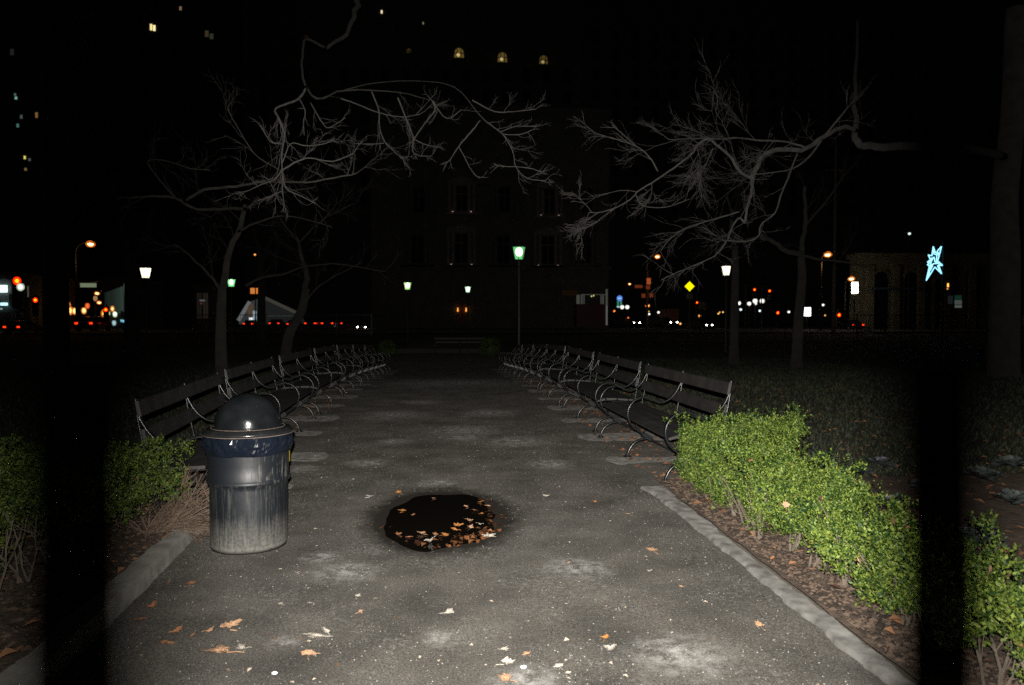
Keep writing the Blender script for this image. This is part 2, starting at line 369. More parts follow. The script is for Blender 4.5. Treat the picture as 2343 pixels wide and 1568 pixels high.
yy = [1.3, 2.3, 3.3, 4.24, 5.15, 5.92]
for i in range(len(yy) - 1):
    kerb_stone(kl, (xl(yy[i]), yy[i]), (xl(yy[i + 1]), yy[i + 1]), 0.15, 0.13, 0.115 - 0.006 * i, -1, M['concrete_dirty'], i * 5.7 + 2)

# ------------------------------------------------------------------ grit, mulch, grass, leaf litter (nobody could count them)
def chips(name, P, size, m, flat=0.35, parent=None):
    """little irregular lumps: squashed octahedra at the points P (n,3)"""
    n = len(P); s_ = size * (0.5 + rng.random((n, 1, 1)) ** 2.2 * 1.4)
    O = np.array([[1, 0, 0], [0, 1, 0], [-1, 0, 0], [0, -1, 0], [0, 0, 1], [0, 0, -1]], float)[None] * (0.6 + 0.8 * rng.random((n, 6, 1)))
    O[:, :, 2] *= flat; a = rng.random(n) * 2 * PI; c, s = np.cos(a)[:, None], np.sin(a)[:, None]
    X = O[:, :, 0] * c - O[:, :, 1] * s; Y = O[:, :, 0] * s + O[:, :, 1] * c
    V = np.stack([X, Y, O[:, :, 2]], 2) * s_ + P[:, None, :]
    f = np.array([[0, 1, 4], [1, 2, 4], [2, 3, 4], [3, 0, 4], [1, 0, 5], [2, 1, 5], [3, 2, 5], [0, 3, 5]])
    Fc = (f[None] + (np.arange(n) * 6)[:, None, None]).reshape(-1, 3)
    return np_mesh(name, V.reshape(-1, 3), Fc, m, parent)
def litter(name, P, size, m, tilt=0.5, parent=None):
    """small curled leaves: two triangles folded along the middle, torn outline"""
    n = len(P); L = size * (0.5 + rng.random(n)); Wd = L * (0.35 + 0.4 * rng.random(n)); a = rng.random(n) * 2 * PI
    ax = np.stack([np.cos(a), np.sin(a), (rng.random(n) - .5) * tilt], 1); bx = np.stack([-np.sin(a), np.cos(a), (rng.random(n) - .5) * tilt], 1)
    up = np.array([0, 0, 1.0])
    L = L[:, None]; Wd = Wd[:, None]; cu = (rng.random((n, 1)) * 0.35) * L
    V = np.stack([P - ax * L / 2, P + bx * Wd * .5 + up * cu - ax * L * .1 * rng.random((n, 1)), P + ax * L / 2, P - bx * Wd * .5 + up * cu * .6 + ax * L * .1 * rng.random((n, 1))], 1)
    f = np.array([[0, 1, 2], [0, 2, 3]])
    Fc = (f[None] + (np.arange(n) * 4)[:, None, None]).reshape(-1, 3)
    return np_mesh(name, V.reshape(-1, 3), Fc, m, parent)

# grit on the path, gathered into drifts
P = []
while len(P) < 11000:
    y = 2.2 + 10 * random.random() ** 1.4; x = random.uniform(-1.62, 1.74)
    dens = 0.25 + 1.2 * max(0, nval(x, y, 1.4, 9)) + 0.9 * max(0, abs(x) - 1.3)
    if pudr(x, y) < 1.0 or random.random() > dens: continue
    P.append((x, y, path_z(x, y) + 0.001))
tag(chips('path_grit', np.array(P), 0.0032, M['pebble'], 0.5), 'pale grit and small stones scattered over the asphalt path', 'grit', kind='stuff')
P = []
while len(P) < 17000:
    if random.random() < 0.62: x, y = random.uniform(1.93, 3.6) if random.random() < .6 else random.uniform(1.93, 2.3), random.uniform(1.6, 6.9); z = bed_z(x, y)
    else: x, y = random.uniform(-3.4, -1.75), random.uniform(1.6, 5.9); z = bed_z(x, y) + 0.035
    P.append((x, y, z + 0.003))
tag(chips('mulch', np.array(P), 0.013, M['mulch'], 0.45), 'dark bark mulch and clods covering the planting beds beside the kerbs', 'mulch', kind='stuff')
P = []
for _ in range(3600):
    q = random.random()
    if q < 0.22: x, y = random.uniform(1.9, 2.75), 7 + 14 * random.random() ** 1.3; z = path_z(x, y)
    elif q < 0.34: x, y = random.uniform(-2.8, -1.9), 6 + 12 * random.random() ** 1.3; z = path_z(x, y)
    elif q < 0.64: x, y = 2.75 + 6 * random.random() ** 1.4, 7 + 12 * random.random() ** 1.2; z = lawn_z(x, y) + 0.03
    elif q < 0.74: x, y = -2.8 - 5 * random.random(), 6 + 12 * random.random(); z = lawn_z(x, y) + 0.03
    elif q < 0.94: x, y = random.uniform(1.95, 6.5), random.uniform(2, 6.9); z = bed_z(x, y) + 0.012
    else: x, y = random.uniform(-3.2, -1.8), random.uniform(2, 5.9); z = bed_z(x, y) + 0.05
    P.append((x, y, z + 0.006))
tag(litter('leaf_litter', np.array(P), 0.055, M['litter'], 0.5), 'brown and orange fallen leaves strewn over lawns, beds and the ground under the benches', 'fallen leaves', kind='stuff')
P = []
for _ in range(330):
    y = 2.5 + 8.5 * random.random() ** 1.3; x = random.uniform(-1.6, 1.7)
    if pudr(x, y) > .95: P.append((x, y, path_z(x, y) + .003))
tag(litter('leaf_crumbs', np.array(P), 0.022, mat('pale_leaf_crumb', (0.06, 0.035, 0.02), 0.85, scale=6, col2=(0.30, 0.25, 0.19), island=0.95), 0.3), 'crumbs of broken leaves and bits of twig strewn over the path', 'leaf crumbs', kind='stuff')
# grass blades
def grass(name, region, n, hgt):
    x0, x1, y0, y1 = region; u = rng.random(n) ** 1.6; X = x0 + (x1 - x0) * rng.random(n) ** 1.3; Y = y0 + (y1 - y0) * u
    Z = np.array([lawn_z(a, b_) for a, b_ in zip(X, Y)])
    hh = hgt * (0.5 + rng.random(n)) * (0.7 + Y * 0.03); w = 0.006 + 0.0012 * Y; a = rng.random(n) * 2 * PI
    P = np.stack([X, Y, Z - .01], 1); d = np.stack([np.cos(a) * w, np.sin(a) * w, 0 * a], 1)
    tip = P + np.stack([(rng.random(n) - .5) * hh, (rng.random(n) - .5) * hh, hh], 1)
    V = np.stack([P - d, P + d, tip], 1).reshape(-1, 3)
    tag(np_mesh(name, V, np.arange(3 * n).reshape(-1, 3), M['grass']), 'short ragged grass on the lawn behind the %s row of benches' % ('right' if x0 > 0 else 'left'), 'grass', kind='stuff')
grass('grass', (2.75, 16, 6.95, 36), 100000, 0.05)
grass('grass', (-2.8, -14, 5.95, 34), 70000, 0.05)

# ------------------------------------------------------------------ hoop-armed park benches
HOOP = [(.604, .926), (.602, .87), (.58, .785), (.52, .68), (.44, .605), (.36, .588), (.27, .617), (.19, .643), (.10, .622), (.03, .56), (0, .48), (.012, .395), (.065, .315), (.178, .235), (.30, .16), (.44, .08), (.555, .012)]
FLEG = [(0, .012), (.012, .06), (.05, .125), (.105, .168), (.17, .188), (.235, .198)]
def bench_proto(sg):
    root = thing('park_bench', (0, 0, 0), 'x', 'bench', 'hoop-armed park benches lining the path')
    P3 = lambda p, y: (sg * p[0], y, p[1])
    for y in (0.03, 1.40, 2.77):
        h = MB().strap([P3(p, y) for p in spline(HOOP, 4)], 0.046, 0.017)
        ho = h.build('iron_hoop', M['iron'], root, True)
        MB().strap([P3(p, y) for p in spline(FLEG, 4)], 0.034, 0.02).build('front_leg', M['iron'], root, True)
        ft = MB(); ft.lathe([(0.001, .03), (.022, .028), (.026, .012), (.045, .008), (.046, 0), (0.001, 0)], 10, (0, y, 0)); ft.build('foot_plate', M['iron'], root)
        ft = MB(); ft.lathe([(0.001, .03), (.022, .028), (.026, .012), (.045, .008), (.046, 0), (0.001, 0)], 10, (sg * .555, y, 0)); ft.build('foot_plate', M['iron'], root)
        MB().strap([P3(p, y) for p in spline([(.615, .925), (.60, .82), (.565, .62), (.525, .43), (.48, .25), (.445, .085)], 3)], 0.034, 0.012).build('back_post', M['iron'], root, True)
        MB().strap([P3(p, y) for p in spline([(.03, .395), (.14, .408), (.3, .395), (.51, .38)], 3)], 0.034, 0.014).build('seat_bar', M['iron'], root, True)
        br = MB().box((sg * .215, y, .215), (.11, .05, .05), Matrix.Rotation(sg * 0.6, 3, 'Y')); br.build('cast_joint', M['iron'], root)
    def plank(u, z, wd, ang, L0=0.0, L1=2.80):
        mb = MB(); c, s = math.cos(ang), math.sin(ang); t = 0.024; r = 0.006
        prof = [(-wd / 2, -t / 2 + r), (-wd / 2, t / 2 - r), (-wd / 2 + r, t / 2), (wd / 2 - r, t / 2), (wd / 2, t / 2 - r), (wd / 2, -t / 2 + r), (wd / 2 - r, -t / 2), (-wd / 2 + r, -t / 2)]
        vs = []
        for yq in (L0, L1):
            for a, b_ in prof: vs.append((sg * (u + a * c - b_ * s), yq, z + a * s + b_ * c))
        n = 8; fs = [(k, (k + 1) % n, n + (k + 1) % n, n + k) for k in range(n)] + [tuple(range(n))[::-1], tuple(range(n, 2 * n))]
        mb.add(vs, fs); return mb
    plank(.583, .852, .114, math.radians(79)).build('back_slat', M['slat'], root)
    plank(.545, .650, .118, math.radians(79)).build('back_slat', M['slat'], root)
    plank(.075, .415, .105, math.radians(16)).build('seat_slat', M['slat'], root)
    plank(.21, .428, .135, math.radians(-1)).build('seat_slat', M['slat'], root)
    plank(.36, .421, .135, math.radians(-4)).build('seat_slat', M['slat'], root)
    plank(.49, .412, .100, math.radians(-4)).build('seat_slat', M['slat'], root)
    return root
BR = bench_proto(1); BL = bench_proto(-1)
ordn = ['first', 'second', 'third', 'fourth', 'fifth', 'sixth', 'seventh', 'eighth']
right_b = [(1.965 if i == 0 else 1.945, (6.82 if i == 0 else 6.93) + 3.16 * i) for i in range(7)]
left_b = [(-1.56, 5.68, 0.080), (-1.88, 9.02, 0.03), (-1.97, 12.30, 0.0), (-1.97, 15.5, 0), (-1.97, 18.66, 0), (-1.97, 21.8, 0), (-1.97, 25.0, 0)]
for i, (x, y) in enumerate(right_b):
    o = BR if i == 0 else copy_tree(BR); o.location = (x + random.gauss(0, .012), y + random.gauss(0, .015), gz(y) + 0.02); o.rotation_euler = (-(gz(y) - gz(y + 2.8)) / 2.8, 0, random.gauss(0, .006))
    o['label'] = ['dark slatted bench with black iron hoop arms, its near end behind the bright green hedge', 'second bench of the right-hand row, just beyond the one by the green hedge', 'third bench of the right-hand row, counting from the hedge',
                  'fourth bench of the right-hand row, counting from the hedge', 'fifth bench of the right-hand row, dim in the distance', 'sixth bench of the right-hand row, almost lost in the dark', 'last bench of the right-hand row, at the far end of the path'][i]
for i, (x, y, a) in enumerate(left_b):
    o = BL if i == 0 else copy_tree(BL); o.location = (x, y, gz(y) + 0.02); o.rotation_euler = (-(gz(y) - gz(y + 2.8)) / 2.8, 0, a)
    o['label'] = ['dark slatted bench with black iron hoop arms, directly behind the domed trash can', 'second bench of the left-hand row, beyond the one behind the trash can', 'third bench of the left-hand row, counting from the trash can',
                  'fourth bench of the left-hand row, counting from the trash can', 'fifth bench of the left-hand row, dim in the distance', 'sixth bench of the left-hand row, almost lost in the dark', 'last bench of the left-hand row, at the far end of the path'][i]

# rough concrete footing strips that the benches stand on, let into the path
def pad(x0, x1, y, w, seed):
    n = 16; vs = []; mb = MB()
    for i in range(n + 1):
        t = i / n; x = x0 + (x1 - x0) * t; a = 0.10 * nval(x * 3, y, 2, seed) + .05 * nval(x * 9, y, 2, seed); b_ = 0.03 * nval(x * 3, y, 2, seed + 7)
        wz = w * (0.75 + 0.3 * nval(x * 2, y, 1, seed + 3)) ; z = path_z(x, y) + 0.002 + 0.007 * (0.5 + nval(x * 2.2, y * 5, 3, seed))
        e = 0.35 if i in (0,) else 1
        vs += [(x, y - wz * .6 * e + a, z - .03), (x, y - wz * .55 * e + a + .006, z), (x, y + wz * .45 * e + b_ - .006, z), (x, y + wz * .5 * e + b_, z - .03)]
    fs = [(i * 4 + j, (i + 1) * 4 + j, (i + 1) * 4 + j + 1, i * 4 + j + 1) for i in range(n) for j in range(3)] + [(0, 1, 2, 3), (n * 4 + 3, n * 4 + 2, n * 4 + 1, n * 4)]
    mb.add(vs, fs); mb.build('concrete_pad', M['concrete'], path)
for i, (x, y) in enumerate(right_b[:7]):
    pad(x - 0.20 - 0.08 * random.random(), x + .75, y + 1.30, 0.46, i * 2.2)
    pad(x - 0.22 - 0.08 * random.random(), x + .75, y + 2.95, 0.80, i * 2.9 + 1)
    if i == 0: pad(x - 0.17, x + .9, y - 0.10, 0.36, 44)
for i, (x, y, a) in enumerate(left_b[:7]):
    for (yy_, w, e) in ((y + 1.38, .42, .16), (y + 2.95, .75, .22)):
        pad(x + e + 0.1 * random.random(), x - .75, yy_, w, i * 3.3 + w * 10)

# ------------------------------------------------------------------ trash can with domed lid
def can_mat():
    m = bpy.data.materials.new('dusty_dark_blue_plastic'); m.use_nodes = True; n = m.node_tree.nodes; l = m.node_tree.links; b = n['Principled BSDF']
    tc = n.new('ShaderNodeTexCoord'); sp = n.new('ShaderNodeSeparateXYZ'); l.new(tc.outputs['Object'], sp.inputs[0])
    mp = n.new('ShaderNodeMapping'); mp.inputs['Scale'].default_value = (38, 38, 2.4); l.new(tc.outputs['Object'], mp.inputs[0])
    st = n.new('ShaderNodeTexNoise'); st.inputs['Scale'].default_value = 1.6; st.inputs['Detail'].default_value = 8; st.inputs['Roughness'].default_value = 0.7; l.new(mp.outputs[0], st.inputs['Vector'])
    sm = n.new('ShaderNodeTexNoise'); sm.inputs['Scale'].default_value = 60; sm.inputs['Detail'].default_value = 5; l.new(tc.outputs['Object'], sm.inputs['Vector'])
    lg = n.new('ShaderNodeTexNoise'); lg.inputs['Scale'].default_value = 5; lg.inputs['Detail'].default_value = 3; l.new(tc.outputs['Object'], lg.inputs['Vector'])
    def mr(src, a, b_, c=0., d=1.):
        q = n.new('ShaderNodeMapRange'); [q.inputs[k].__setattr__('default_value', v) for k, v in zip(('From Min', 'From Max', 'To Min', 'To Max'), (a, b_, c, d))]; l.new(src, q.inputs[0]); return q.outputs[0]
    def op(o_, a, c):
        q = n.new('ShaderNodeMath'); q.operation = o_; q.use_clamp = True
        for i, s_ in ((0, a), (1, c)):
            if hasattr(s_, 'links'): l.new(s_, q.inputs[i])
            else: q.inputs[i].default_value = s_
        return q.outputs[0]
    up = mr(sp.outputs['Z'], 0.24, 0.0, 0.0, 1.0)                       # splashed dirt thins out upwards
    d1 = op('ADD', mr(st.outputs['Fac'], 0.38, 0.66, -0.20, 0.34), up)
    d1 = op('MULTIPLY', d1, mr(sm.outputs['Fac'], 0.3, 0.6, 0.45, 1.0))
    d1 = op('MULTIPLY', d1, mr(sp.outputs['Z'], 0.452, 0.435, 0.0, 1.0))
    # dried drip marks on the right of the upper band
    dr = op('MULTIPLY', mr(st.outputs['Fac'], 0.53, 0.62), mr(sp.outputs['X'], 0.02, 0.12))
    dr = op('MULTIPLY', dr, mr(sp.outputs['Z'], 0.42, 0.47)); dr = op('MULTIPLY', dr, mr(sp.outputs['Z'], 0.64, 0.56))
    ri = op('MULTIPLY', mr(sp.outputs['Z'], 0.045, 0.0), mr(sm.outputs['Fac'], 0.35, 0.5))
    tot = op('ADD', op('ADD', d1, op('MULTIPLY', dr, 0.75)), ri)
    mx = n.new('ShaderNodeMix'); mx.data_type = 'RGBA'; l.new(tot, mx.inputs[0]); mx.inputs[6].default_value = (0.006, 0.008, 0.011, 1); mx.inputs[7].default_value = (0.125, 0.120, 0.106, 1)
    l.new(mx.outputs[2], b.inputs['Base Color']); l.new(mr(tot, 0, .6, .50, .85), b.inputs['Roughness'])
    bp = n.new('ShaderNodeBump'); bp.inputs['Distance'].default_value = 0.004; l.new(lg.outputs['Fac'], bp.inputs['Height']); l.new(bp.outputs[0], b.inputs['Normal'])
    return m
M['can'] = can_mat()
M['dome'] = mat('glossy_black_lid', (0.007, 0.008, 0.009), 0.15, var=0.3, scale=12, bump=0.004, bscale=7)
M['lidrim'] = mat('scuffed_black_lid_rim', (0.008, 0.009, 0.010), 0.2, scale=12, col2=(0.02, 0.02, 0.022), bump=0.002, bscale=20)
M['dust'] = mat('tan_dust_line', (0.10, 0.075, 0.055), 0.8, scale=16, col2=(0.20, 0.16, 0.13))
M['bag'] = mat('dark_blue_bin_liner', (0.006, 0.0085, 0.0145), 0.14, var=0.2, scale=8)
M['sticker'] = mat('yellow_sticker', (0.55, 0.45, 0.04), 0.5, var=0.1)
cx, cy = A(569, 1100, 5.29).x, 5.29
CAN = thing('trash_can', (cx, cy, 0.0), 'dusty dark blue trash can with a glossy black dome lid, beside the left kerb', 'trash can')
body = [(0.001, .012), (.232, .012), (.240, .0), (.247, .03), (.247, .40), (.250, .425), (.262, .434), (.268, .446), (.263, .458), (.255, .468), (.257, .56), (.262, .64), (.270, .735), (.262, .74), (.255, .70), (.245, .5), (.235, .1), (.001, .06)]
bm_ = MB()
n = 72
for r, z in body:
    for k in range(n):
        a = 2 * PI * k / n; w = 1 + 0.012 * nval(math.cos(a) * 2, math.sin(a) * 2, 1, z * 5); bm_.v.append((r * w * math.cos(a), r * w * math.sin(a), z))
for i in range(len(body) - 1):
    for k in range(n): a, b_ = i * n + k, i * n + (k + 1) % n; bm_.f.append((a, b_, b_ + n, a + n)); bm_.m.append(0)
bm_.build('can_body', M['can'], CAN, True)
# folded-down bin liner: creased skirt under the lid
lv = MB(); n = 150; rows = [(.268, .752), (.280, .738), (.288, .712), (.287, .69), (.281, .668), (.276, .648), (.270, .628), (.262, .622)]
for i, (r, z) in enumerate(rows):
    for k in range(n):
        a = 2 * PI * k / n; q = i / (len(rows) - 1)
        cr = 0.011 * nval(a * 3.2, z * 16, 1, 4) + 0.011 * nval(a * 9 + z * 30, z * 24, 1, 14) + 0.003 * nval(a * 30, z * 60, 1, 3)
        lv.v.append(((r + cr * (1.1 - abs(q - .45))) * math.cos(a), (r + cr * (1.1 - abs(q - .45))) * math.sin(a), z + (0.012 * nval(a * 2, 0, 1, 33) if i > 4 else 0)))
for i in range(len(rows) - 1):
    for k in range(n): a, b_ = i * n + k, i * n + (k + 1) % n; lv.f.append((b_, a, a + n, b_ + n)); lv.m.append(0)
lv.build('bin_liner', M['bag'], CAN, False)
rim = MB().lathe([(.20, .752), (.278, .748), (.289, .752), (.292, .762), (.288, .770), (.276, .772), (.270, .782), (.255, .787), (.235, .786), (.228, .79), (.20, .79)], 72)
rim.build('lid_rim', M['lidrim'], CAN, True)
MB().lathe([(.2305, .7885), (.236, .7885), (.2355, .7905), (.231, .7905), (.2305, .7885)], 64).build('dust_ring', M['dust'], CAN, True)
MB().lathe([(.2885, .7470), (.2925, .7490), (.2925, .7515), (.2885, .7500)], 64).build('dust_ring', M['dust'], CAN, True)
dm = MB(); prof = [(.214, .788), (.2145, .80)] + [(.213 * math.cos(t), .805 + .203 * math.sin(t)) for t in np.linspace(0.02, PI / 2 - 0.01, 18)]
dm.lathe(prof, 72); dm.build('dome_lid', M['dome'], CAN, True)
fl_ = MB(); fv = []                           # the swing flap let into the dome, its edge slightly proud
for i in range(9):
    for j in range(7):
        az = math.radians(-62 + 8.5 * i - 20); el = math.radians(14 + 7.5 * j); R = .2165
        fv.append((R * math.cos(el) * math.cos(az), R * math.cos(el) * math.sin(az), .805 + .2065 * math.sin(el)))
fl_.add(fv, [(i * 7 + j, (i + 1) * 7 + j, (i + 1) * 7 + j + 1, i * 7 + j + 1) for i in range(8) for j in range(6)])
fl_.build('lid_flap', M['dome'], CAN, True)
sk = MB(); sv = []
for i in range(5):
    for j in range(2):
        az = math.radians(-2 + 4 * i); sv.append((.2655 * math.cos(az), .2655 * math.sin(az), .55 + .07 * j))
sk.add(sv, [(i * 2, (i + 1) * 2, (i + 1) * 2 + 1, i * 2 + 1) for i in range(4)]); sk.build('sticker', M['sticker'], CAN)

# ------------------------------------------------------------------ hedges
def leaf_cloud(C, D, size):
    """sprigs of small paired leaves; C centres (n,3), D directions (n,3)"""
    n = len(C); V = []; k = 8; out = []
    D = D / np.linalg.norm(D, axis=1, keepdims=True); r = rng.normal(size=(n, 3)); U = np.cross(D, r); U /= np.linalg.norm(U, axis=1, keepdims=True); Wv = np.cross(D, U)
    sz_ = rng.random(n)
    for q in range(k):
        t = (q // 2) * size * 0.75; ang = (q // 2) * PI / 2 + (q % 2) * PI + rng.normal(size=n) * 0.25
        side = U * np.cos(ang)[:, None] + Wv * np.sin(ang)[:, None]
        ld = side * 0.85 + D * (0.55 + 0.3 * (q // 2) / 3) + rng.normal(size=(n, 3)) * 0.18; ld /= np.linalg.norm(ld, axis=1, keepdims=True)
        wd = np.cross(ld, D + rng.normal(size=(n, 3)) * 0.3); wd /= np.linalg.norm(wd, axis=1, keepdims=True)
        b0 = C + D * t; L = (size * (0.6 + 0.8 * sz_))[:, None]
        out.append(np.stack([b0, b0 + ld * L * .5 + wd * L * .27, b0 + ld * L, b0 + ld * L * .5 - wd * L * .27], 1))
    V = np.concatenate(out, 0); m = len(V); f = np.array([[0, 1, 2, 3]])
    return V.reshape(-1, 3), (f[None] + (np.arange(m) * 4)[:, None, None]).reshape(-1, 4)
def hedge(name, label, inside, bbox, nspr, m, size, seed):
    """inside(x,y,z) -> depth below the hedge's own surface (positive inside)"""
    root = thing(name, (0, 0, 0), label, 'hedge', 'low clipped hedges beside the path'); C = []; D = []; tries = 0
    while len(C) < nspr and tries < nspr * 60:
        tries += 1
        x, y, z = random.uniform(*bbox[0]), random.uniform(*bbox[1]), random.uniform(*bbox[2])
        d = inside(x, y, z)
        if d <= 0 or random.random() > math.exp(-d / 0.07): continue
        if noise.noise(Vector((x * 4.2 + seed * 9, y * 4.2, z * 5))) < -0.16 - 0.25 * random.random(): continue
        e = 0.03; g = Vector((inside(x + e, y, z) - d, inside(x, y + e, z) - d, inside(x, y, z + e) - d)) * -1
        if g.length < 1e-5: g = Vector((0, 0, 1))
        g.normalize(); C.append((x, y, z)); D.append(g * .8 + Vector((random.gauss(0, .55), random.gauss(0, .55), random.gauss(.6, .5))))
    V, Fc = leaf_cloud(np.array(C), np.array([tuple(d) for d in D]), size)
    fo = np_mesh('foliage', V, Fc, m, root); fo['kind'] = 'stuff'
    return root
def stems(root, bases, inside, n, r, hmax, spread, m, name='stem'):
    mb = MB()
    for (bx, by, bz) in bases:
        for _ in range(n):
            a = random.uniform(0, 2 * PI); ln = hmax * random.uniform(.6, 1.1); sp = spread * random.uniform(.2, 1)
            p0 = Vector((bx + random.gauss(0, .02), by + random.gauss(0, .02), bz)); p = [p0]; d = Vector((math.cos(a) * sp, math.sin(a) * sp, 1)).normalized()
            for i in range(4):
                d = (d + Vector((random.gauss(0, .16), random.gauss(0, .16), random.gauss(.02, .1)))).normalized(); p.append(p[-1] + d * ln / 4)
            mb.tube(p, [r, r * .8, r * .65, r * .5, r * .3], 4, False)
            for s_ in range(3):
                q = random.choice(p[1:4]); dd = (d + Vector((random.gauss(0, .6), random.gauss(0, .6), random.gauss(.1, .4)))).normalized()
                mb.tube([q, q + dd * ln * .2, q + dd * ln * .4 + Vector((0, 0, .02))], [r * .45, r * .35, r * .2], 3, False)
    o = mb.build(name, m, root); o['kind'] = 'stuff'; return o

def hr(x, y, z):
    # right hedge: runs along the kerb and turns round the corner of the bed
    top = 0.57 + 0.10 * nval(x, y, 3.2, 1) + 0.07 * nval(x, y, 8, 2) + 0.04 * nval(x, y, 19, 2) - 0.15 * (1 - smooth(3.2, 5.8, y)) + 0.06 * smooth(2.2, 2.7, x); lo = 0.13 + 0.12 * nval(x, y, 2.6, 6) + 0.10 * (1 - smooth(3.2, 5.2, y))
    back = 2.42 + 0.09 * nval(y, z, 4, 3) + 0.55 * smooth(5.4, 6.5, y); front = 1.99 + 0.10 * nval(y, z, 4, 5) + 0.20 * max(0, 0.40 - z)
    far = 6.62 + 0.05 * nval(x, z, 4, 7)
    return min(top - z, z - lo, back - x, x - front, far - y, y - 1.7) + 0.10 * noise.noise(Vector((x * 7, y * 7, z * 7))) + 0.07 * noise.noise(Vector((x * 17, y * 17, z * 17)))
HR = hedge('hedge', 'bright green boxwood hedge on the right, behind the straight flush kerb', hr, ((1.85, 3.25), (1.7, 6.8), (0.08, 0.80)), 15000, M['box'], 0.0185, 1)
stems(HR, [(2.16 + random.gauss(0, .04), y_, 0.03) for y_ in np.arange(2.0, 6.6, 0.30)], hr, 4, 0.0075, 0.40, 0.55, M['stem'])
hp = []
while len(hp) < 130:
    q = (random.uniform(2.0, 2.9), random.uniform(2.2, 6.5), random.uniform(.2, .62))
    if 0 < hr(*q) < .045: hp.append(q)
litter('dead_leaf', np.array(hp), 0.035, M['litter'], 1.6, HR)['kind'] = 'stuff'
def hl(x, y, z):
    top = 0.60 + 0.08 * nval(x, y, 3.5, 11) + 0.06 * nval(x, y, 9, 12) - 0.08 * (1 - smooth(3.6, 5.2, y)); lo = 0.30 - 0.16 * (1 - smooth(3.4, 4.6, y)) + 0.08 * nval(x, y, 3, 16) + 0.05 * smooth(-2.2, -1.9, x)
    front = -1.86 + 0.14 * smooth(4.9, 5.3, y) * smooth(0.25, 0.4, z) + 0.05 * nval(y, z, 4, 13) - 0.25 * max(0, 0.40 - z) - 0.42 * (1 - smooth(4.2, 5.0, y)); back = -2.95 + 0.05 * nval(y, z, 4, 15); far = 5.66 + 0.04 * nval(x, z, 4, 17)
    return min(top - z, z - lo, front - x, x - back, far - y, y - 1.7) + 0.10 * noise.noise(Vector((x * 7, y * 7, z * 7))) + 0.07 * noise.noise(Vector((x * 17, y * 17, z * 17)))
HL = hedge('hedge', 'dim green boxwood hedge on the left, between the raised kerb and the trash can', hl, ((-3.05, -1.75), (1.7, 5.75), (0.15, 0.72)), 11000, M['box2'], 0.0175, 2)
stems(HL, [(-2.3 + random.gauss(0, .03), y_, 0.06) for y_ in np.arange(2.0, 5.0, 0.3)], hl, 5, 0.0075, 0.42, 0.6, M['stem'])
# bare, dead shrub fanning out from one root below the left hedge
DR = G(340, 1222, 0.06); DS = thing('dead_shrub', tuple(DR), 'bare brown shrub fanning dry stems out of one root, left of the trash can', 'shrub')
mb = MB()
for i in range(105):
    az = random.gauss(math.radians(15), math.radians(58)); el = math.radians(random.uniform(2, 50)); L = random.uniform(.24, .56) * (1.25 if abs(az) < .8 else .8)
    d = Vector((math.cos(az) * math.cos(el), math.sin(az) * math.cos(el) * .6 - .02, math.sin(el))); p = [Vector((random.gauss(0, .012), random.gauss(0, .012), -.01))]
    cu = random.gauss(.05, .10); sw = random.gauss(.10, .08)
    for j in range(8):
        d = (d + Vector((sw + random.gauss(0, .06), random.gauss(0, .09), cu + random.gauss(0.0, .07)))).normalized(); p.append(p[-1] + d * L / 8)
        if p[-1].z < .01: p[-1].z = .01 + random.random() * .02
    mb.tube(p, [.0046, .0042, .0038, .0034, .003, .0027, .0023, .0019, .0011], 3, False)
    for s_ in range(6):
        q0 = random.randrange(3, 8); q = p[q0]; dd = (d + Vector((random.gauss(0, .45), random.gauss(0, .45), random.gauss(.05, .35)))).normalized(); l2 = L * random.uniform(.12, .32)
        mb.tube([q, q + dd * l2 * .5, q + dd * l2 + Vector((random.gauss(0, .02), 0, random.gauss(.0, .02)))], [.0024, .0019, .001], 3, False)
mb.build('dry_stem', M['deadstem'], DS)['kind'] = 'stuff'
mb = MB(); mb.ball((0, 0, 0.0), .028, 8, 5, sz=.8); mb.build('root_crown', M['stem'], DS)
P = np.array([(random.gauss(.22, .16), random.gauss(0, .1), random.uniform(.06, .42)) for _ in range(90)])
litter('dead_leaf', P, 0.026, M['litter'], 1.2, DS)['kind'] = 'stuff'
# leaves caught in the right hedge
P = np.array([(random.uniform(2.0, 2.9), random.uniform(2.6, 6.5), 0.5 + random.uniform(.02, .1)) for _ in range(26)])

# ------------------------------------------------------------------ maple leaves, one object each
def leaf_mesh(seed, m):
    r = random.Random(seed); mb = MB(); out = []
    lobes = [(-90, .34), (-62, .40), (-38, .72), (-14, .56), (10, .92), (22, .80), (38, .60), (60, .86), (76, .72), (90, 1.08), (104, .72), (120, .86), (142, .60), (158, .80), (170, .92), (194, .56), (218, .72), (242, .40)]
    for a, rr in lobes:
        a = math.radians(a + r.gauss(0, 5)); rr = rr * (1 + r.gauss(0, .13)); out.append((rr * math.cos(a) * .5, rr * math.sin(a) * .5))
    cx_, cy_ = r.gauss(0, .5), r.gauss(0, .5); k1 = r.uniform(.1, .5)
    Z = lambda x, y: 0.07 + k1 * abs(x * cx_ + y * cy_) * .8 + r.random() * .035
    vs = [(0, 0, .03)] + [(x * .5, y * .5, Z(x * .5, y * .5)) for x, y in out] + [(x, y, Z(x, y)) for x, y in out]; n = len(out)
    fs = [(0, 1 + i, 1 + (i + 1) % n) for i in range(n)] + [(1 + i, 1 + n + i, 1 + n + (i + 1) % n, 1 + (i + 1) % n) for i in range(n)]
    mb.add(vs, fs); mb.tube([(0, -.15, .04), (r.gauss(0, .05), -.42, .05), (r.gauss(0, .1), -.62, .03)], .012, 3)
    o = mb.build('maple_leaf', m); return o
LG = 'fallen leaves lying on the path'
P = []
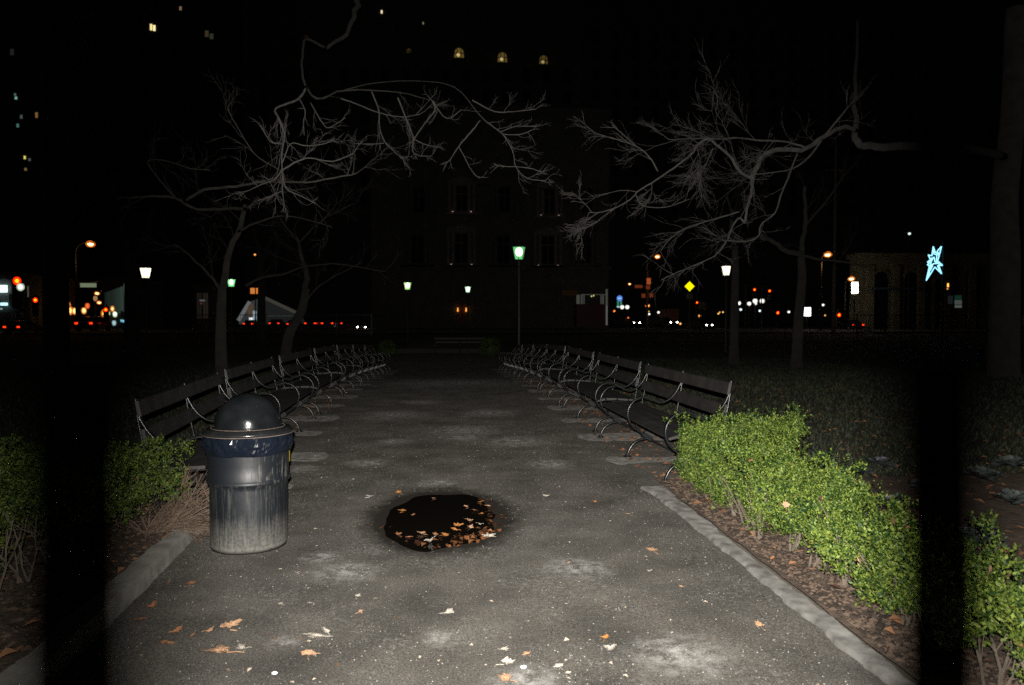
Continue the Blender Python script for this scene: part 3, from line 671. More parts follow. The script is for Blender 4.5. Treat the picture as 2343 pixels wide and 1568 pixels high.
for _ in range(95):
    a = random.gauss(-.95, .55); rr = random.gauss(.82, .08); P.append((PUD[0] + .50 * rr * math.cos(a), PUD[1] + .88 * rr * math.sin(a), -.0135 + random.random() * .005))
for _ in range(22): P.append((PUD[0] + .36 + random.gauss(0, .07), PUD[1] + random.gauss(.05, .25), -.0135 + random.random() * .004))
tag(litter('soaked_leaves', np.array(P), 0.05, mat('soaked_leaf', (0.035, 0.013, 0.005), 0.5, scale=6, col2=(0.17, 0.07, 0.026), island=0.95), 0.6), 'soaked brown leaf scraps gathered along the right and near rim of the puddle', 'fallen leaves', kind='stuff')
leaves = [  # view x, y, size, material, label
 (505, 1500, .165, 'leaf_tan', 'large tan maple leaf at the bottom left of the path, the lowest of its cluster'),
 (525, 1442, .125, 'leaf_tan', 'tan maple leaf just above the large one, bottom left of the path'),
 (725, 1464, .150, 'leaf_pale', 'broad pale grey leaf, biggest light leaf on the lower left of the path'),
 (742, 1450, .07, 'leaf_pale', 'small pale leaf lapping over the broad pale grey one'),
 (706, 1503, .095, 'leaf_tan', 'peach leaf with a stalk just below the broad pale grey leaf'),
 (555, 1489, .085, 'leaf_pale', 'crumpled pale leaf at the right tip of the large tan maple leaf'),
 (405, 1452, .095, 'leaf_brown', 'orange brown leaf left of the tan maple leaves, near the kerb'),
 (372, 1478, .06, 'leaf_brown', 'left one of two small brown leaves by the left kerb'),
 (392, 1477, .055, 'leaf_brown', 'right one of two small brown leaves by the left kerb'),
 (345, 1392, .085, 'leaf_brown', 'curled orange brown leaf close against the left kerb'),
 (322, 1422, .09, 'leaf_brown', 'dull brown leaf in the shade at the foot of the left kerb'),
 (476, 1449, .07, 'leaf_tan', 'narrow tan leaf between the brown and the tan maple leaves'),
 (440, 1460, .05, 'leaf_brown', 'tiny tan leaf scrap left of the narrow tan leaf'),
 (388, 1335, .05, 'leaf_brown', 'small brown leaf between the left kerb and the trash can'),
 (437, 1338, .07, 'leaf_brown', 'brown leaf on the path below the trash can'),
 (823, 1405, .062, 'leaf_tan', 'narrow yellowish leaf in the lower middle left of the path'),
 (818, 1367, .045, 'leaf_pale', 'little pale leaf scrap above the narrow yellowish leaf'),
 (680, 1313, .05, 'leaf_pale', 'small pale leaf just right of and below the trash can'),
 (643, 1385, .045, 'leaf_pale', 'left one of two pale leaf scraps below the dusty patch'),
 (710, 1383, .045, 'leaf_pale', 'right one of two pale leaf scraps below the dusty patch'),
 (1025, 1406, .078, 'leaf_pale', 'crumpled pale leaf in the middle of the path below the puddle'),
 (1385, 1465, .062, 'leaf_orange', 'bright orange leaf on the lower right of the path'),
 (1395, 1488, .075, 'leaf_pale', 'pale crumpled leaf just below the bright orange one'),
 (1738, 1435, .068, 'leaf_tan', 'salmon leaf by the right kerb'),
 (1492, 1262, .10, 'leaf_tan', 'flat tan leaf on the right of the path, level with the puddle'),
 (1485, 1310, .075, 'leaf_pale', 'thin pale curled leaf below the flat tan leaf on the right'),
 (1150, 1491, .07, 'leaf_pale', 'pale torn leaf near the bottom centre, topmost of its group'),
 (1158, 1525, .085, 'leaf_pale', 'pale star shaped leaf scrap near the bottom centre'),
 (1160, 1560, .11, 'leaf_tan', 'curled tan leaf cut by the bottom edge near the centre'),
 (1206, 1500, .06, 'leaf_tan', 'reddish tan leaf scrap right of the bottom centre group'),
 (1278, 1530, .06, 'leaf_pale', 'small pale leaf scrap right of the white pebble'),
 (845, 1140, .105, 'leaf_pale', 'ragged pale leaf left of the puddle'),
 (1120, 1228, .12, 'leaf_pale', 'long pale leaf at the lower right rim of the puddle'),
 (1248, 1139, .09, 'leaf_pale', 'thin pale leaf right of the puddle'),
 (985, 1237, .10, 'leaf_pale', 'pale ragged leaf on the near rim of the puddle'),
 (965, 1219, .085, 'leaf_tan', 'curled tan leaf standing at the near edge of the puddle'),
 (1072, 1194, .085, 'leaf_tan', 'round tan leaf with a spot, top of the heap in the puddle'),
 (1050, 1207, .11, 'leaf_orange', 'orange leaf in the heap at the right side of the puddle'),
 (1040, 1216, .09, 'leaf_orange', 'wet orange leaf at the lower end of the heap in the puddle'),
 (1075, 1211, .07, 'leaf_tan', 'salmon leaf in the heap at the right side of the puddle'),
 (1098, 1203, .08, 'leaf_pale', 'pale leaf jutting from the right side of the heap in the puddle'),
 (1015, 1221, .08, 'leaf_orange', 'flat orange leaf soaked at the near edge of the puddle'),
 (996, 1220, .06, 'leaf_brown', 'brown leaf soaked at the near edge of the puddle'),
 (912, 1221, .07, 'leaf_brown', 'reddish leaf at the near left edge of the puddle'),
 (935, 1226, .06, 'leaf_brown', 'dark brown leaf at the near left edge of the puddle'),
 (920, 1166, .075, 'leaf_orange', 'orange leaf floating in the left part of the puddle'),
 (945, 1175, .05, 'leaf_brown', 'small brown leaf floating beside the orange one in the puddle'),
 (992, 1137, .05, 'leaf_tan', 'pale leaf floating at the far side of the puddle'),
 (912, 1130, .09, 'leaf_orange', 'orange leaf on the far left rim of the puddle'),
 (1066, 1157, .06, 'leaf_tan', 'tan leaf floating in the right part of the puddle'),
 (1118, 1156, .07, 'leaf_tan', 'tan leaf on the far right rim of the puddle'),
 (1100, 1146, .06, 'leaf_orange', 'golden orange leaf at the far right rim of the puddle'),
 (1085, 1165, .08, 'leaf_brown', 'dark orange leaf under water in the right part of the puddle'),
 (1101, 1172, .05, 'leaf_orange', 'small golden leaf in the right part of the puddle'),
 (1280, 963, .09, 'leaf_brown', 'x'), (1360, 1150, .05, 'leaf_orange', 'small orange leaf on the path below the nearest right bench'),
 (1435, 1178, .06, 'leaf_tan', 'tan leaf near the corner where the right kerb starts'),
 (1300, 1290, .04, 'leaf_tan', 'tiny tan leaf scrap in the dusty patch on the right'),
 (1560, 1345, .05, 'leaf_tan', 'tan leaf scrap left of the right kerb')]
for i, (px, py, sz, mt, lb) in enumerate(leaves):
    if lb == 'x': continue
    wet = pudr(*G(px, py)[:2]); p = G(px, py, 0.0)
    o = leaf_mesh(100 + i, M[mt]); z = path_z(p.x, p.y) + .003
    if wet < 1.0: z = max(z, -0.0125 + 0.0) - 0.002
    if 'heap' in lb: z += .018
    o.location = (p.x, p.y, z); s_ = sz * 1.02; o.scale = (s_ * random.uniform(.8, 1.1), s_ * random.uniform(.6, 1.05), s_ * random.uniform(1.0, 2.0)); o.rotation_euler = (random.gauss(0, .12), random.gauss(0, .12), random.uniform(0, 2 * PI))
    tag(o, lb, 'leaf', LG)
for (px, py, r, lb) in ((628, 1545, .011, 'white pebble on the path at the bottom left'), (1197, 1531, .012, 'flat white pebble near the bottom centre of the path'), (478, 1188, .009, 'tiny white pebble in the bed left of the trash can')):
    p = G(px, py, .0); o = MB().ball((0, 0, .006), r, 8, 5, sz=.6).build('pebble', M['white'], None, True); o.location = p + Vector((0, 0, .09 if py == 1188 else .004)); o.scale = (1.25, .8, 1); tag(o, lb, 'pebble')
# leaves resting on the hedge
for i, (px, py, lb) in enumerate(((1797, 1157, 'salmon leaf caught upright in the middle of the right hedge'), (1963, 1285, 'pale tan leaf caught low in the near part of the right hedge'), (1885, 1122, 'brown leaf on the far edge of the right hedge top'), (2268, 1307, 'pink tan leaf on the hedge right of the dark shadow'))):
    p = A(px, py, (4.25, 3.35, 4.9, 2.85)[i]); o = leaf_mesh(300 + i, M['leaf_tan']); o.location = p; o.scale = (.055,) * 3; o.rotation_euler = (1.1, .3 * i, i * 1.3); tag(o, lb, 'leaf', 'leaves caught in the hedge')

# ------------------------------------------------------------------ ornamental kale in the right bed
def kale(px, py, z, r, purple, lb, seed):
    p = G(px, py, z); rt = thing('ornamental_kale', (p.x, p.y, bed_z(p.x, p.y)), lb, 'plant', 'ornamental kale planted behind the right hedge'); R = random.Random(seed)
    for ring, (cnt, el, rr, mt) in enumerate(((8, 18, 1.0, 'kale'), (7, 42, .8, 'kale'), (6, 66, .55, 'kale_p' if purple else 'kale'))):
        for k in range(cnt):
            mb = MB(); a = 2 * PI * (k + .5 * ring) / cnt + R.gauss(0, .15); e = math.radians(el + R.gauss(0, 7)); L = r * rr * R.uniform(.85, 1.15); vs = []
            for i in range(6):
                t = i / 5; wd = L * .52 * math.sin(PI * min(1, .12 + t * .86)) ** .7
                for j in range(-3, 4):
                    ru = .10 * L * math.sin(j * 2.6 + t * 9 + k) * (abs(j) / 3) * t
                    bx = t * L; d = Vector((bx * math.cos(e), j / 3 * wd, .05 + bx * math.sin(e) - .25 * L * t * t + ru + .12 * L * (j / 3) ** 2))
                    vs.append(Matrix.Rotation(a, 3, 'Z') @ d)
            mb.add(vs, [(i * 7 + j, (i + 1) * 7 + j, (i + 1) * 7 + j + 1, i * 7 + j + 1) for i in range(5) for j in range(6)]); mb.build('leaf', M[mt], rt, True)
kd = [(2016, 1046, .15, .17, 1, 'grey purple ornamental kale farthest from the camera, behind the hedge'), (1979, 1078, .1, .10, 0, 'small grey green kale left of the farthest purple kale'), (2040, 1143, .12, .15, 1, 'grey purple kale second from the back, just behind the hedge'),
      (2060, 1200, .12, .12, 1, 'purple white kale hidden at the edge of the dark shadow'), (2045, 1285, .14, .12, 1, 'pale purple kale poking through behind the near hedge'), (2206, 1215, .12, .15, 1, 'purple kale just right of the dark shadow'),
      (2262, 1228, .12, .13, 1, 'pale lilac kale right of the dark shadow, above the near hedge'), (2244, 1084, .12, .22, 0, 'broad dark grey green kale at the right, far row'), (2325, 1140, .12, .20, 0, 'grey green kale at the right edge of the picture'),
      (2310, 1060, .1, .2, 0, 'dim grey green kale farthest right'), (2120, 1110, .12, .16, 0, 'grey kale inside the dark shadow band')]
for i, q in enumerate(kd): kale(q[0], q[1], q[2], q[3] * .85, q[4], q[5], seed=i)

# ------------------------------------------------------------------ bare trees
def twigs(mb, p, d, L, r, depth, bias, rnd, droop=0.0):
    r = max(.0022, r * .78) if depth >= 1 else r
    n = 4; pts = [Vector(p)]; dd = Vector(d).normalized()
    for i in range(n):
        dd = (dd + Vector((rnd.gauss(0, .17), rnd.gauss(0, .12), rnd.gauss(0, .17))) + Vector(bias) * .10 + Vector((0, 0, -droop * .1))).normalized(); pts.append(pts[-1] + dd * L / n)
    mb.tube(pts, [r * (1 - .16 * i) for i in range(n + 1)], 4 if r > .008 else 3, False)
    if depth > 0:
        for i in range(1, n + 1):
            for _ in range(rnd.choice((0, 1, 1, 2)) if depth > 1 else rnd.choice((0, 1, 1))):
                side = Vector((rnd.gauss(0, 1), rnd.gauss(0, .7), rnd.gauss(0, 1))).normalized(); nd = (dd * 1.0 + side * .55).normalized()
                twigs(mb, pts[i], nd, L * rnd.uniform(.35, .75), max(.0022, r * .62), depth - 1, bias, rnd, droop)
def limb(mb, tw, pts, r0, r1, rnd, every=3, tl=0.9, depth=2, bias=(0, 0, .3), droop=0.0, tr=.011, start=2, k=4):
    """pts: (view x, view y, distance); a limb as a tapered tube with twigs springing from it"""
    if r0 < .1: r0, r1 = r0 * .6, max(.0045, r1 * .62)
    P = [A(x, y, Y) for x, y, Y in pts]; sp_ = [Vector(q) for q in spline([tuple(p) for p in P], k)]; n = len(sp_)
    sp_ = [q + Vector((rnd.gauss(0, 1), rnd.gauss(0, 1), rnd.gauss(0, 1))) * (r0 * .18) for q in sp_]
    mb.tube(sp_, [r0 + (r1 - r0) * (i / (n - 1)) ** .8 for i in range(n)], 7, True)
    if tw is not None:
        for i in range(start, n):
            if i % every and i < n - 2: continue
            if rnd.random() < .22: continue
            t = (sp_[min(i + 1, n - 1)] - sp_[i - 1]).normalized(); f = 1 - .45 * i / n
            for _ in range(1):
                side = Vector((rnd.gauss(0, 1), rnd.gauss(0, .7), rnd.gauss(.15, 1))).normalized()
                twigs(tw, sp_[i], t * .8 + side * .7, tl * f * rnd.uniform(.45, 1.0), tr, depth, bias, rnd, droop)
    return sp_
def tree(label, base, trunk, r, limbs, seed, bark='bark_far', group='bare trees in the park'):
    """base: ground point; trunk: list of view points; limbs: list of dicts"""
    rnd = random.Random(seed); root = thing('bare_tree', base, label, 'tree', group); inv = -Vector(base)
    tb = MB(); P = [Vector(base) + Vector((0, 0, -.15))] + [A(*q) for q in trunk]; sp_ = [Vector(q) for q in spline([tuple(p) for p in P], 5)]; n = len(sp_)
    tb.tube(sp_, [r * (1.35 if i == 0 else 1.12 if i == 1 else 1) * (1 - .38 * i / n) for i in range(n)], 10, True)
    cr = MB(); tw = MB()
    for L in limbs:
        L = dict(L); limb(cr, tw if L.pop('tw', True) else None, L.pop('p'), L.pop('r0'), L.pop('r1'), rnd, **L)
    for q, nm, mm in ((tb, 'trunk', 'bark_far'), (cr, 'limb', bark if bark == 'bark' else bark), (tw, 'twigs', 'twig')):
        if q.v:
            q.v = [tuple(Vector(v) + inv) for v in q.v]; o = q.build(nm, M[mm], root, True)
            if nm == 'twigs': o['kind'] = 'stuff'
    return root
gp = lambda px, Y: (A(px, 700, Y).x, Y, gz(Y))
# left spreading tree, thin trunk beyond the first bench
tree('slender bare tree behind the left benches with wide spreading low limbs', gp(507, 21), [(505, 800, 21), (506, 720, 21), (508, 660, 21)], .17, [
    dict(p=[(508, 665, 21), (520, 590, 20.6), (550, 520, 20), (560, 470, 19.5)], r0=.10, r1=.05, tl=1.8, depth=3, tr=.016),
    dict(p=[(508, 665, 21), (478, 630, 21), (440, 590, 20.5), (400, 560, 20)], r0=.075, r1=.03, tl=1.6, depth=2, tr=.015),
    dict(p=[(560, 478, 19.5), (520, 478, 18), (450, 478, 16), (400, 453, 15.2), (330, 450, 14.5), (268, 455, 14)], r0=.065, r1=.022, tl=1.1, depth=2, tr=.012),
    dict(p=[(420, 463, 15.5), (470, 435, 14.2), (540, 427, 13), (600, 417, 12), (700, 418, 11.2), (780, 405, 10.5), (816, 398, 10.2)], r0=.05, r1=.010, tl=.9, depth=2, tr=.009),
    dict(p=[(400, 453, 15.2), (372, 420, 14.8), (348, 390, 14.5), (338, 370, 14.4), (372, 366, 14), (430, 385, 13.6), (480, 390, 13.2)], r0=.028, r1=.010, tl=.8, depth=2, tr=.009),
    dict(p=[(560, 478, 19.5), (600, 460, 18.5), (650, 440, 17.5), (720, 430, 16.5)], r0=.05, r1=.015, tl=1.4, depth=3, tr=.013),
    dict(p=[(545, 530, 20), (600, 505, 19), (660, 495, 18.5), (760, 520, 18)], r0=.045, r1=.014, tl=1.4, depth=2, tr=.012),
    dict(p=[(640, 440, 14), (650, 400, 12.8), (590, 360, 12.4), (560, 320, 12), (520, 250, 11.8)], r0=.02, r1=.009, tl=.7, depth=2, tr=.009)], 3)
tree('leaning bare tree left of the path end, its long limb bending over to the right', gp(648, 29), [(660, 770, 29), (690, 710, 29), (700, 660, 29)], .21, [
    dict(p=[(700, 660, 29), (702, 625, 29), (690, 590, 28.5), (675, 540, 28)], r0=.12, r1=.05, tl=2.2, depth=3, tr=.02),
    dict(p=[(698, 690, 29), (730, 655, 28.5), (780, 625, 28), (830, 600, 27.5)], r0=.06, r1=.02, tl=1.6, depth=2, tr=.016),
    dict(p=[(562, 655, 27), (600, 635, 27.2), (650, 628, 27.5), (690, 612, 28), (760, 604, 27), (820, 612, 26.5), (880, 622, 26)], r0=.09, r1=.02, tl=1.7, depth=2, tr=.016),
    dict(p=[(675, 545, 28), (640, 500, 27), (600, 440, 26)], r0=.06, r1=.02, tl=2, depth=3, tr=.018),
    dict(p=[(680, 560, 28), (730, 510, 27), (800, 470, 26)], r0=.05, r1=.02, tl=2, depth=3, tr=.018)], 5)
# big plane tree on the left whose outer boughs hang over the path
pb = 8.2
tree('large bare tree at far left whose boughs hang down over the path', gp(128, 15), [(128, 700, 15), (126, 560, 15), (124, 400, 15), (130, 200, 14.6), (150, 20, 14)], .24, [
    dict(p=[(150, 30, 14), (260, -90, 15), (420, -180, 18), (620, -200, 20)], r0=.17, r1=.11, tw=False),
    dict(p=[(620, -200, 20), (760, -140, 21), (812, -20, 21), (808, 40, 20), (790, 80, 19.5), (745, 110, 19)], r0=.11, r1=.034, tw=False),
    dict(p=[(745, 110, 19), (700, 90, 18), (692, 130, 16), (694, 180, 13.5), (725, 226, 12.5), (790, 206, 13), (915, 212, 13), (990, 232, 12)], r0=.055, r1=.008, start=18, tl=.6, depth=2, droop=.3, bias=(.2, 0, 0), tr=.008),
    dict(p=[(700, 200, 9.7), (684, 226, 9.0), (650, 240, 8.5), (629, 252, 8.3), (640, 275, 8.1), (651, 310, 8), (645, 350, 8), (646, 400, 8), (646, 450, 8)], r0=.024, r1=.006, tl=.5, depth=2, droop=.3, bias=(.05, 0, -.15), tr=.006, start=10),
    dict(p=[(645, 330, 8), (620, 325, 7.9), (606, 305, 7.8), (594, 286, 7.8)], r0=.012, r1=.007, tl=.25, depth=1, tr=.005),
    dict(p=[(646, 400, 8), (655, 432, 8), (690, 450, 8), (721, 465, 8)], r0=.011, r1=.005, tl=.28, depth=1, tr=.005),
    dict(p=[(645, 390, 8), (675, 372, 8), (710, 362, 8), (760, 370, 8), (808, 352, 8)], r0=.014, r1=.005, tl=.45, depth=2, tr=.006),
    dict(p=[(645, 375, 8), (665, 330, 8), (700, 334, 8), (740, 330, 8), (765, 318, 8)], r0=.010, r1=.005, tl=.35, depth=2, tr=.005),
    dict(p=[(646, 385, 8), (630, 410, 8.1), (600, 422, 8.2), (560, 440, 8.4)], r0=.012, r1=.005, tl=.4, depth=2, tr=.006),
    dict(p=[(684, 226, 9.2), (698, 255, 9), (694, 280, 9), (696, 310, 9)], r0=.012, r1=.005, tl=.3, depth=1, tr=.006),
    dict(p=[(710, 235, 9.3), (724, 260, 9.2), (735, 278, 9.2), (752, 293, 9.2), (790, 270, 9.2)], r0=.012, r1=.006, tl=.3, depth=1, tr=.006),
    dict(p=[(850, 210, 9.6), (866, 252, 9.6), (868, 290, 9.6), (880, 325, 9.6), (905, 350, 9.6), (920, 362, 9.6)], r0=.016, r1=.006, tl=.42, depth=2, droop=.3, tr=.007),
    dict(p=[(878, 328, 9.6), (850, 330, 9.6), (812, 329, 9.6)], r0=.009, r1=.006, tl=.2, depth=1, tr=.005),
    dict(p=[(910, 225, 9.6), (928, 270, 9.6), (942, 305, 9.6), (946, 320, 9.6), (946, 352, 9.6), (985, 358, 9.6)], r0=.016, r1=.006, tl=.35, depth=2, droop=.3, tr=.007),
    dict(p=[(946, 320, 9.6), (970, 285, 9.6), (995, 252, 9.6), (989, 232, 9.6)], r0=.013, r1=.013, tl=.3, depth=1, tr=.006),
    dict(p=[(946, 318, 9.6), (975, 332, 9.6), (1008, 337, 9.6)], r0=.01, r1=.005, tl=.2, depth=1, tr=.005),
    dict(p=[(780, 226, 9.7), (820, 240, 9.7), (865, 258, 9.7), (920, 268, 9.7), (960, 262, 9.7)], r0=.014, r1=.007, tl=.55, depth=2, tr=.007),
    dict(p=[(990, 232, 9.6), (1005, 255, 9.6), (1025, 272, 9.6), (1055, 252, 9.6)], r0=.012, r1=.006, tl=.3, depth=1, tr=.006),
    dict(p=[(790, 206, 13), (860, 190, 13.5), (960, 186, 13.5), (1040, 200, 12), (1098, 265, 10), (1130, 292, 9.5), (1150, 308, 9.4), (1172, 345, 9.4), (1180, 382, 9.4), (1205, 408, 9.4), (1247, 414, 9.4)], r0=.012, r1=.005, start=16, tl=.42, depth=2, droop=.2, tr=.007),
    dict(p=[(1098, 276, 9.5), (1080, 300, 9.5), (1050, 335, 9.5), (1030, 365, 9.5), (1024, 370, 9.5)], r0=.012, r1=.006, tl=.25, depth=1, tr=.006),
    dict(p=[(1049, 336, 9.5), (1065, 365, 9.5), (1075, 385, 9.5), (1092, 405, 9.5), (1106, 406, 9.5)], r0=.009, r1=.005, tl=.18, depth=1, tr=.005),
    dict(p=[(1080, 230, 9.7), (1130, 255, 9.7), (1175, 256, 9.7), (1225, 250, 9.7)], r0=.013, r1=.006, tl=.35, depth=2, tr=.006),
    dict(p=[(1142, 303, 9.4), (1180, 290, 9.4), (1228, 290, 9.4)], r0=.009, r1=.005, tl=.25, depth=1, tr=.005),
    dict(p=[(1150, 308, 9.4), (1190, 308, 9.4), (1220, 297, 9.4)], r0=.009, r1=.005, tl=.2, depth=1, tr=.005),
    dict(p=[(1181, 382, 9.4), (1150, 381, 9.4), (1132, 378, 9.4)], r0=.008, r1=.005, tl=.15, depth=1, tr=.005),
    dict(p=[(1181, 382, 9.4), (1215, 386, 9.4), (1238, 394, 9.4)], r0=.008, r1=.004, tl=.15, depth=1, tr=.005)], 9, bark='bark')
# right: big trunk at the picture edge, limbs reach left
tree('massive bare tree at the right edge with limbs reaching left over the lawn', gp(2300, 19), [(2296, 800, 19), (2300, 600, 19), (2298, 450, 19), (2318, 250, 19), (2325, 20, 19)], .40, [
    dict(p=[(2305, 360, 19), (2200, 338, 16.5), (2080, 335, 14.5), (1985, 337, 14.5), (1958, 318, 14.5), (1957, 270, 16), (1955, 150, 22), (1965, 30, 27)], r0=.10, r1=.04, tw=False),
    dict(p=[(1958, 300, 14.5), (1930, 291, 13.4), (1885, 312, 12.2), (1842, 342, 11.8), (1800, 343, 11.6), (1765, 345, 11.4), (1740, 365, 11.2), (1722, 400, 11), (1720, 410, 11)], r0=.062, r1=.05, tl=.8, depth=2, every=5, tr=.009),
    dict(p=[(1720, 412, 11), (1718, 445, 10.9), (1708, 480, 10.8), (1703, 510, 10.8)], r0=.035, r1=.025, tl=.5, depth=1, tr=.007),
    dict(p=[(1703, 510, 10.8), (1690, 499, 10.7), (1675, 520, 10.6), (1660, 555, 10.5), (1635, 585, 10.4), (1590, 606, 10.3), (1540, 628, 10.2), (1512, 640, 10.2)], r0=.024, r1=.007, tl=.7, depth=2, tr=.007, bias=(-.4, 0, 0)),
    dict(p=[(1720, 410, 11), (1690, 390, 10.8), (1672, 360, 10.6), (1645, 337, 10.5), (1620, 319, 10.4), (1600, 328, 10.3), (1580, 355, 10.2), (1540, 385, 10), (1500, 412, 9.9), (1458, 440, 9.8), (1435, 462, 9.7), (1380, 485, 9.6), (1345, 487, 9.5)], r0=.038, r1=.007, tl=.9, depth=3, tr=.008, bias=(-.5, 0, .1)),
    dict(p=[(1505, 392, 9.9), (1485, 360, 9.8), (1455, 335, 9.8), (1410, 320, 9.7), (1370, 308, 9.6)], r0=.016, r1=.006, tl=.5, depth=2, tr=.006, bias=(-.4, 0, .2)),
    dict(p=[(1455, 335, 9.8), (1425, 308, 9.8), (1400, 287, 9.8)], r0=.010, r1=.006, tl=.3, depth=1, tr=.006),
    dict(p=[(1455, 448, 9.7), (1470, 470, 9.7), (1520, 475, 9.8), (1580, 455, 10)], r0=.012, r1=.006, tl=.6, depth=2, tr=.006),
    dict(p=[(1842, 338, 11.8), (1800, 325, 11.8), (1740, 322, 11.7), (1690, 316, 11.6), (1650, 318, 11.5), (1600, 318, 11.3), (1530, 320, 11)], r0=.028, r1=.009, tl=1.1, depth=3, tr=.008, bias=(-.3, 0, .3)),
    dict(p=[(1880, 320, 12), (1850, 360, 11.8), (1815, 385, 11.6), (1770, 395, 11.5), (1725, 400, 11.4)], r0=.026, r1=.01, tl=.8, depth=2, tr=.008),
    dict(p=[(1825, 348, 11.8), (1805, 400, 11.6), (1785, 450, 11.4), (1772, 488, 11.2), (1740, 515, 11.2), (1735, 540, 11.2), (1706, 553, 11.2), (1665, 551, 11.2)], r0=.022, r1=.014, tl=.5, depth=2, tr=.007),
    dict(p=[(1690, 485, 10.9), (1640, 500, 10.8), (1580, 518, 10.7), (1540, 540, 10.6), (1510, 575, 10.5)], r0=.018, r1=.007, tl=.8, depth=2, tr=.007, bias=(-.4, 0, 0)),
    dict(p=[(1630, 340, 10.5), (1610, 385, 10.4), (1580, 430, 10.3)], r0=.012, r1=.006, tl=.5, depth=2, tr=.006),
    dict(p=[(1885, 312, 12.2), (1920, 270, 12), (1945, 240, 12)], r0=.03, r1=.012, tl=1.0, depth=2, tr=.009)], 13, bark='bark')
tree('bare tree behind the white globe lights, its thick limbs bending low to both sides', gp(1822, 27), [(1826, 740, 27), (1834, 640, 27), (1832, 590, 27)], .20, [
    dict(p=[(1832, 590, 27), (1835, 560, 27), (1842, 500, 26.5), (1838, 430, 26)], r0=.12, r1=.05, tl=2.2, depth=3, tr=.018),
    dict(p=[(1832, 580, 27), (1797, 575, 26.5), (1770, 555, 26), (1740, 544, 25.5), (1700, 552, 25), (1672, 550, 25)], r0=.10, r1=.045, tl=1.6, depth=2, tr=.015),
    dict(p=[(1832, 585, 27), (1880, 595, 26), (1950, 603, 25), (2000, 615, 24.5)], r0=.09, r1=.03, tl=1.8, depth=2, tr=.016),
    dict(p=[(1838, 520, 26.5), (1890, 460, 26), (1930, 400, 25.5)], r0=.06, r1=.02, tl=2, depth=3, tr=.016)], 17)
tree('bare tree trunk standing right behind the white park lantern', gp(1679, 31), [(1680, 700, 31), (1682, 620, 31), (1680, 560, 31)], .19, [
    dict(p=[(1680, 560, 31), (1672, 520, 31), (1675, 480, 31)], r0=.12, r1=.05, tl=2.2, depth=3, tr=.018),
    dict(p=[(1680, 570, 31), (1640, 560, 30), (1590, 590, 29.5)], r0=.05, r1=.02, tl=1.8, depth=3, tr=.016),
    dict(p=[(1680, 565, 31), (1700, 510, 31), (1740, 470, 31)], r0=.05, r1=.02, tl=1.8, depth=3, tr=.016)], 19)
tree('dark tree trunk in front of the lit glass roof at the left', gp(598, 62), [(598, 720, 62), (598, 660, 62), (596, 600, 62)], .36, [
    dict(p=[(596, 610, 62), (590, 560, 62), (570, 500, 61)], r0=.24, r1=.1, tl=4, depth=2, tr=.04),
    dict(p=[(596, 605, 62), (620, 550, 62), (650, 500, 61)], r0=.2, r1=.1, tl=4, depth=2, tr=.04)], 23)
tree('broad tree trunk under the white lantern at the left', gp(302, 40), [(302, 740, 40), (300, 680, 40), (298, 600, 40)], .42, [
    dict(p=[(298, 610, 40), (280, 540, 40), (250, 470, 39)], r0=.24, r1=.1, tl=3, depth=2, tr=.03),
    dict(p=[(298, 605, 40), (330, 550, 40), (350, 480, 39)], r0=.2, r1=.1, tl=3, depth=2, tr=.03)], 29)

# ------------------------------------------------------------------ park lanterns
def lantern(px, py, Y, gcol, gstr, label, bulb=7.0, hz=None):
    c = A(px, py, Y); g = gz(Y); rt = thing('park_lamp', (c.x, Y, g), label, 'street lamp', 'park lanterns along the paths'); h = c.z - g
    MB().lathe([(.001, 0), (.19, 0), (.19, .10), (.15, .14), (.14, .45), (.10, .55), (.07, .7), (.062, 1.6), (.05, h - .5), (.075, h - .46), (.05, h - .42), (.06, h - .36), (.10, h - .31), (.001, h - .30)], 14).build('pole', M['dark'], rt, True)
    b0, t0, zb, zt = .175, .285, h - .27, h + .27; fr = MB(); pn = []
    for k in range(6):
        a, a2 = PI / 3 * k + .3, PI / 3 * (k + 1) + .3
        fr.tube([(b0 * math.cos(a), b0 * math.sin(a), zb), (t0 * math.cos(a), t0 * math.sin(a), zt)], .011, 4)
        fr.tube([(t0 * math.cos(a), t0 * math.sin(a), zt), (t0 * math.cos(a2), t0 * math.sin(a2), zt)], .013, 4)
        fr.tube([(b0 * math.cos(a), b0 * math.sin(a), zb), (b0 * math.cos(a2), b0 * math.sin(a2), zb)], .013, 4)
        MB().add([(b0 * .98 * math.cos(a), b0 * .98 * math.sin(a), zb), (b0 * .98 * math.cos(a2), b0 * .98 * math.sin(a2), zb), (t0 * .98 * math.cos(a2), t0 * .98 * math.sin(a2), zt), (t0 * .98 * math.cos(a), t0 * .98 * math.sin(a), zt)], [(0, 1, 2, 3)]).build('glass_pane', glow_glass('lantern_glass', gcol, gstr, .45), rt)
    fr.lathe([(.10, h - .31), (.17, zb), (.001, zb)], 12); fr.build('lantern_frame', M['dark'], rt)
    MB().lathe([(.31, zt), (.30, zt + .03), (.17, zt + .15), (.06, zt + .20), (.035, zt + .25), (.045, zt + .28), (.001, zt + .33)], 12).build('cap', M['dark'], rt, True)
    MB().ball((0, 0, h + .06), .155, 12, 8, sz=1.25).build('bulb', emit('lantern_bulb', (1.0, .98, .80), bulb), rt, True)
lantern(1187, 580, 33, (.22, 1.0, .30), .85, 'tall black park lantern with green tinted glass, beside the far end of the right benches', 5)
lantern(333, 625, 44, (1.0, .92, .62), 2.6, 'park lantern with glaring white light above the left lawn', 9)
lantern(529, 648, 58, (.25, 1.0, .35), 1.3, 'green glowing park lantern in front of the slender tree on the left', 4)
lantern(932, 655, 60, (.55, 1.0, .30), 1.4, 'yellow green park lantern beyond the left benches', 6)
lantern(1070, 663, 76, (.6, 1.0, .68), 1.7, 'smallest mint white park lantern, in front of the stone building', 6)
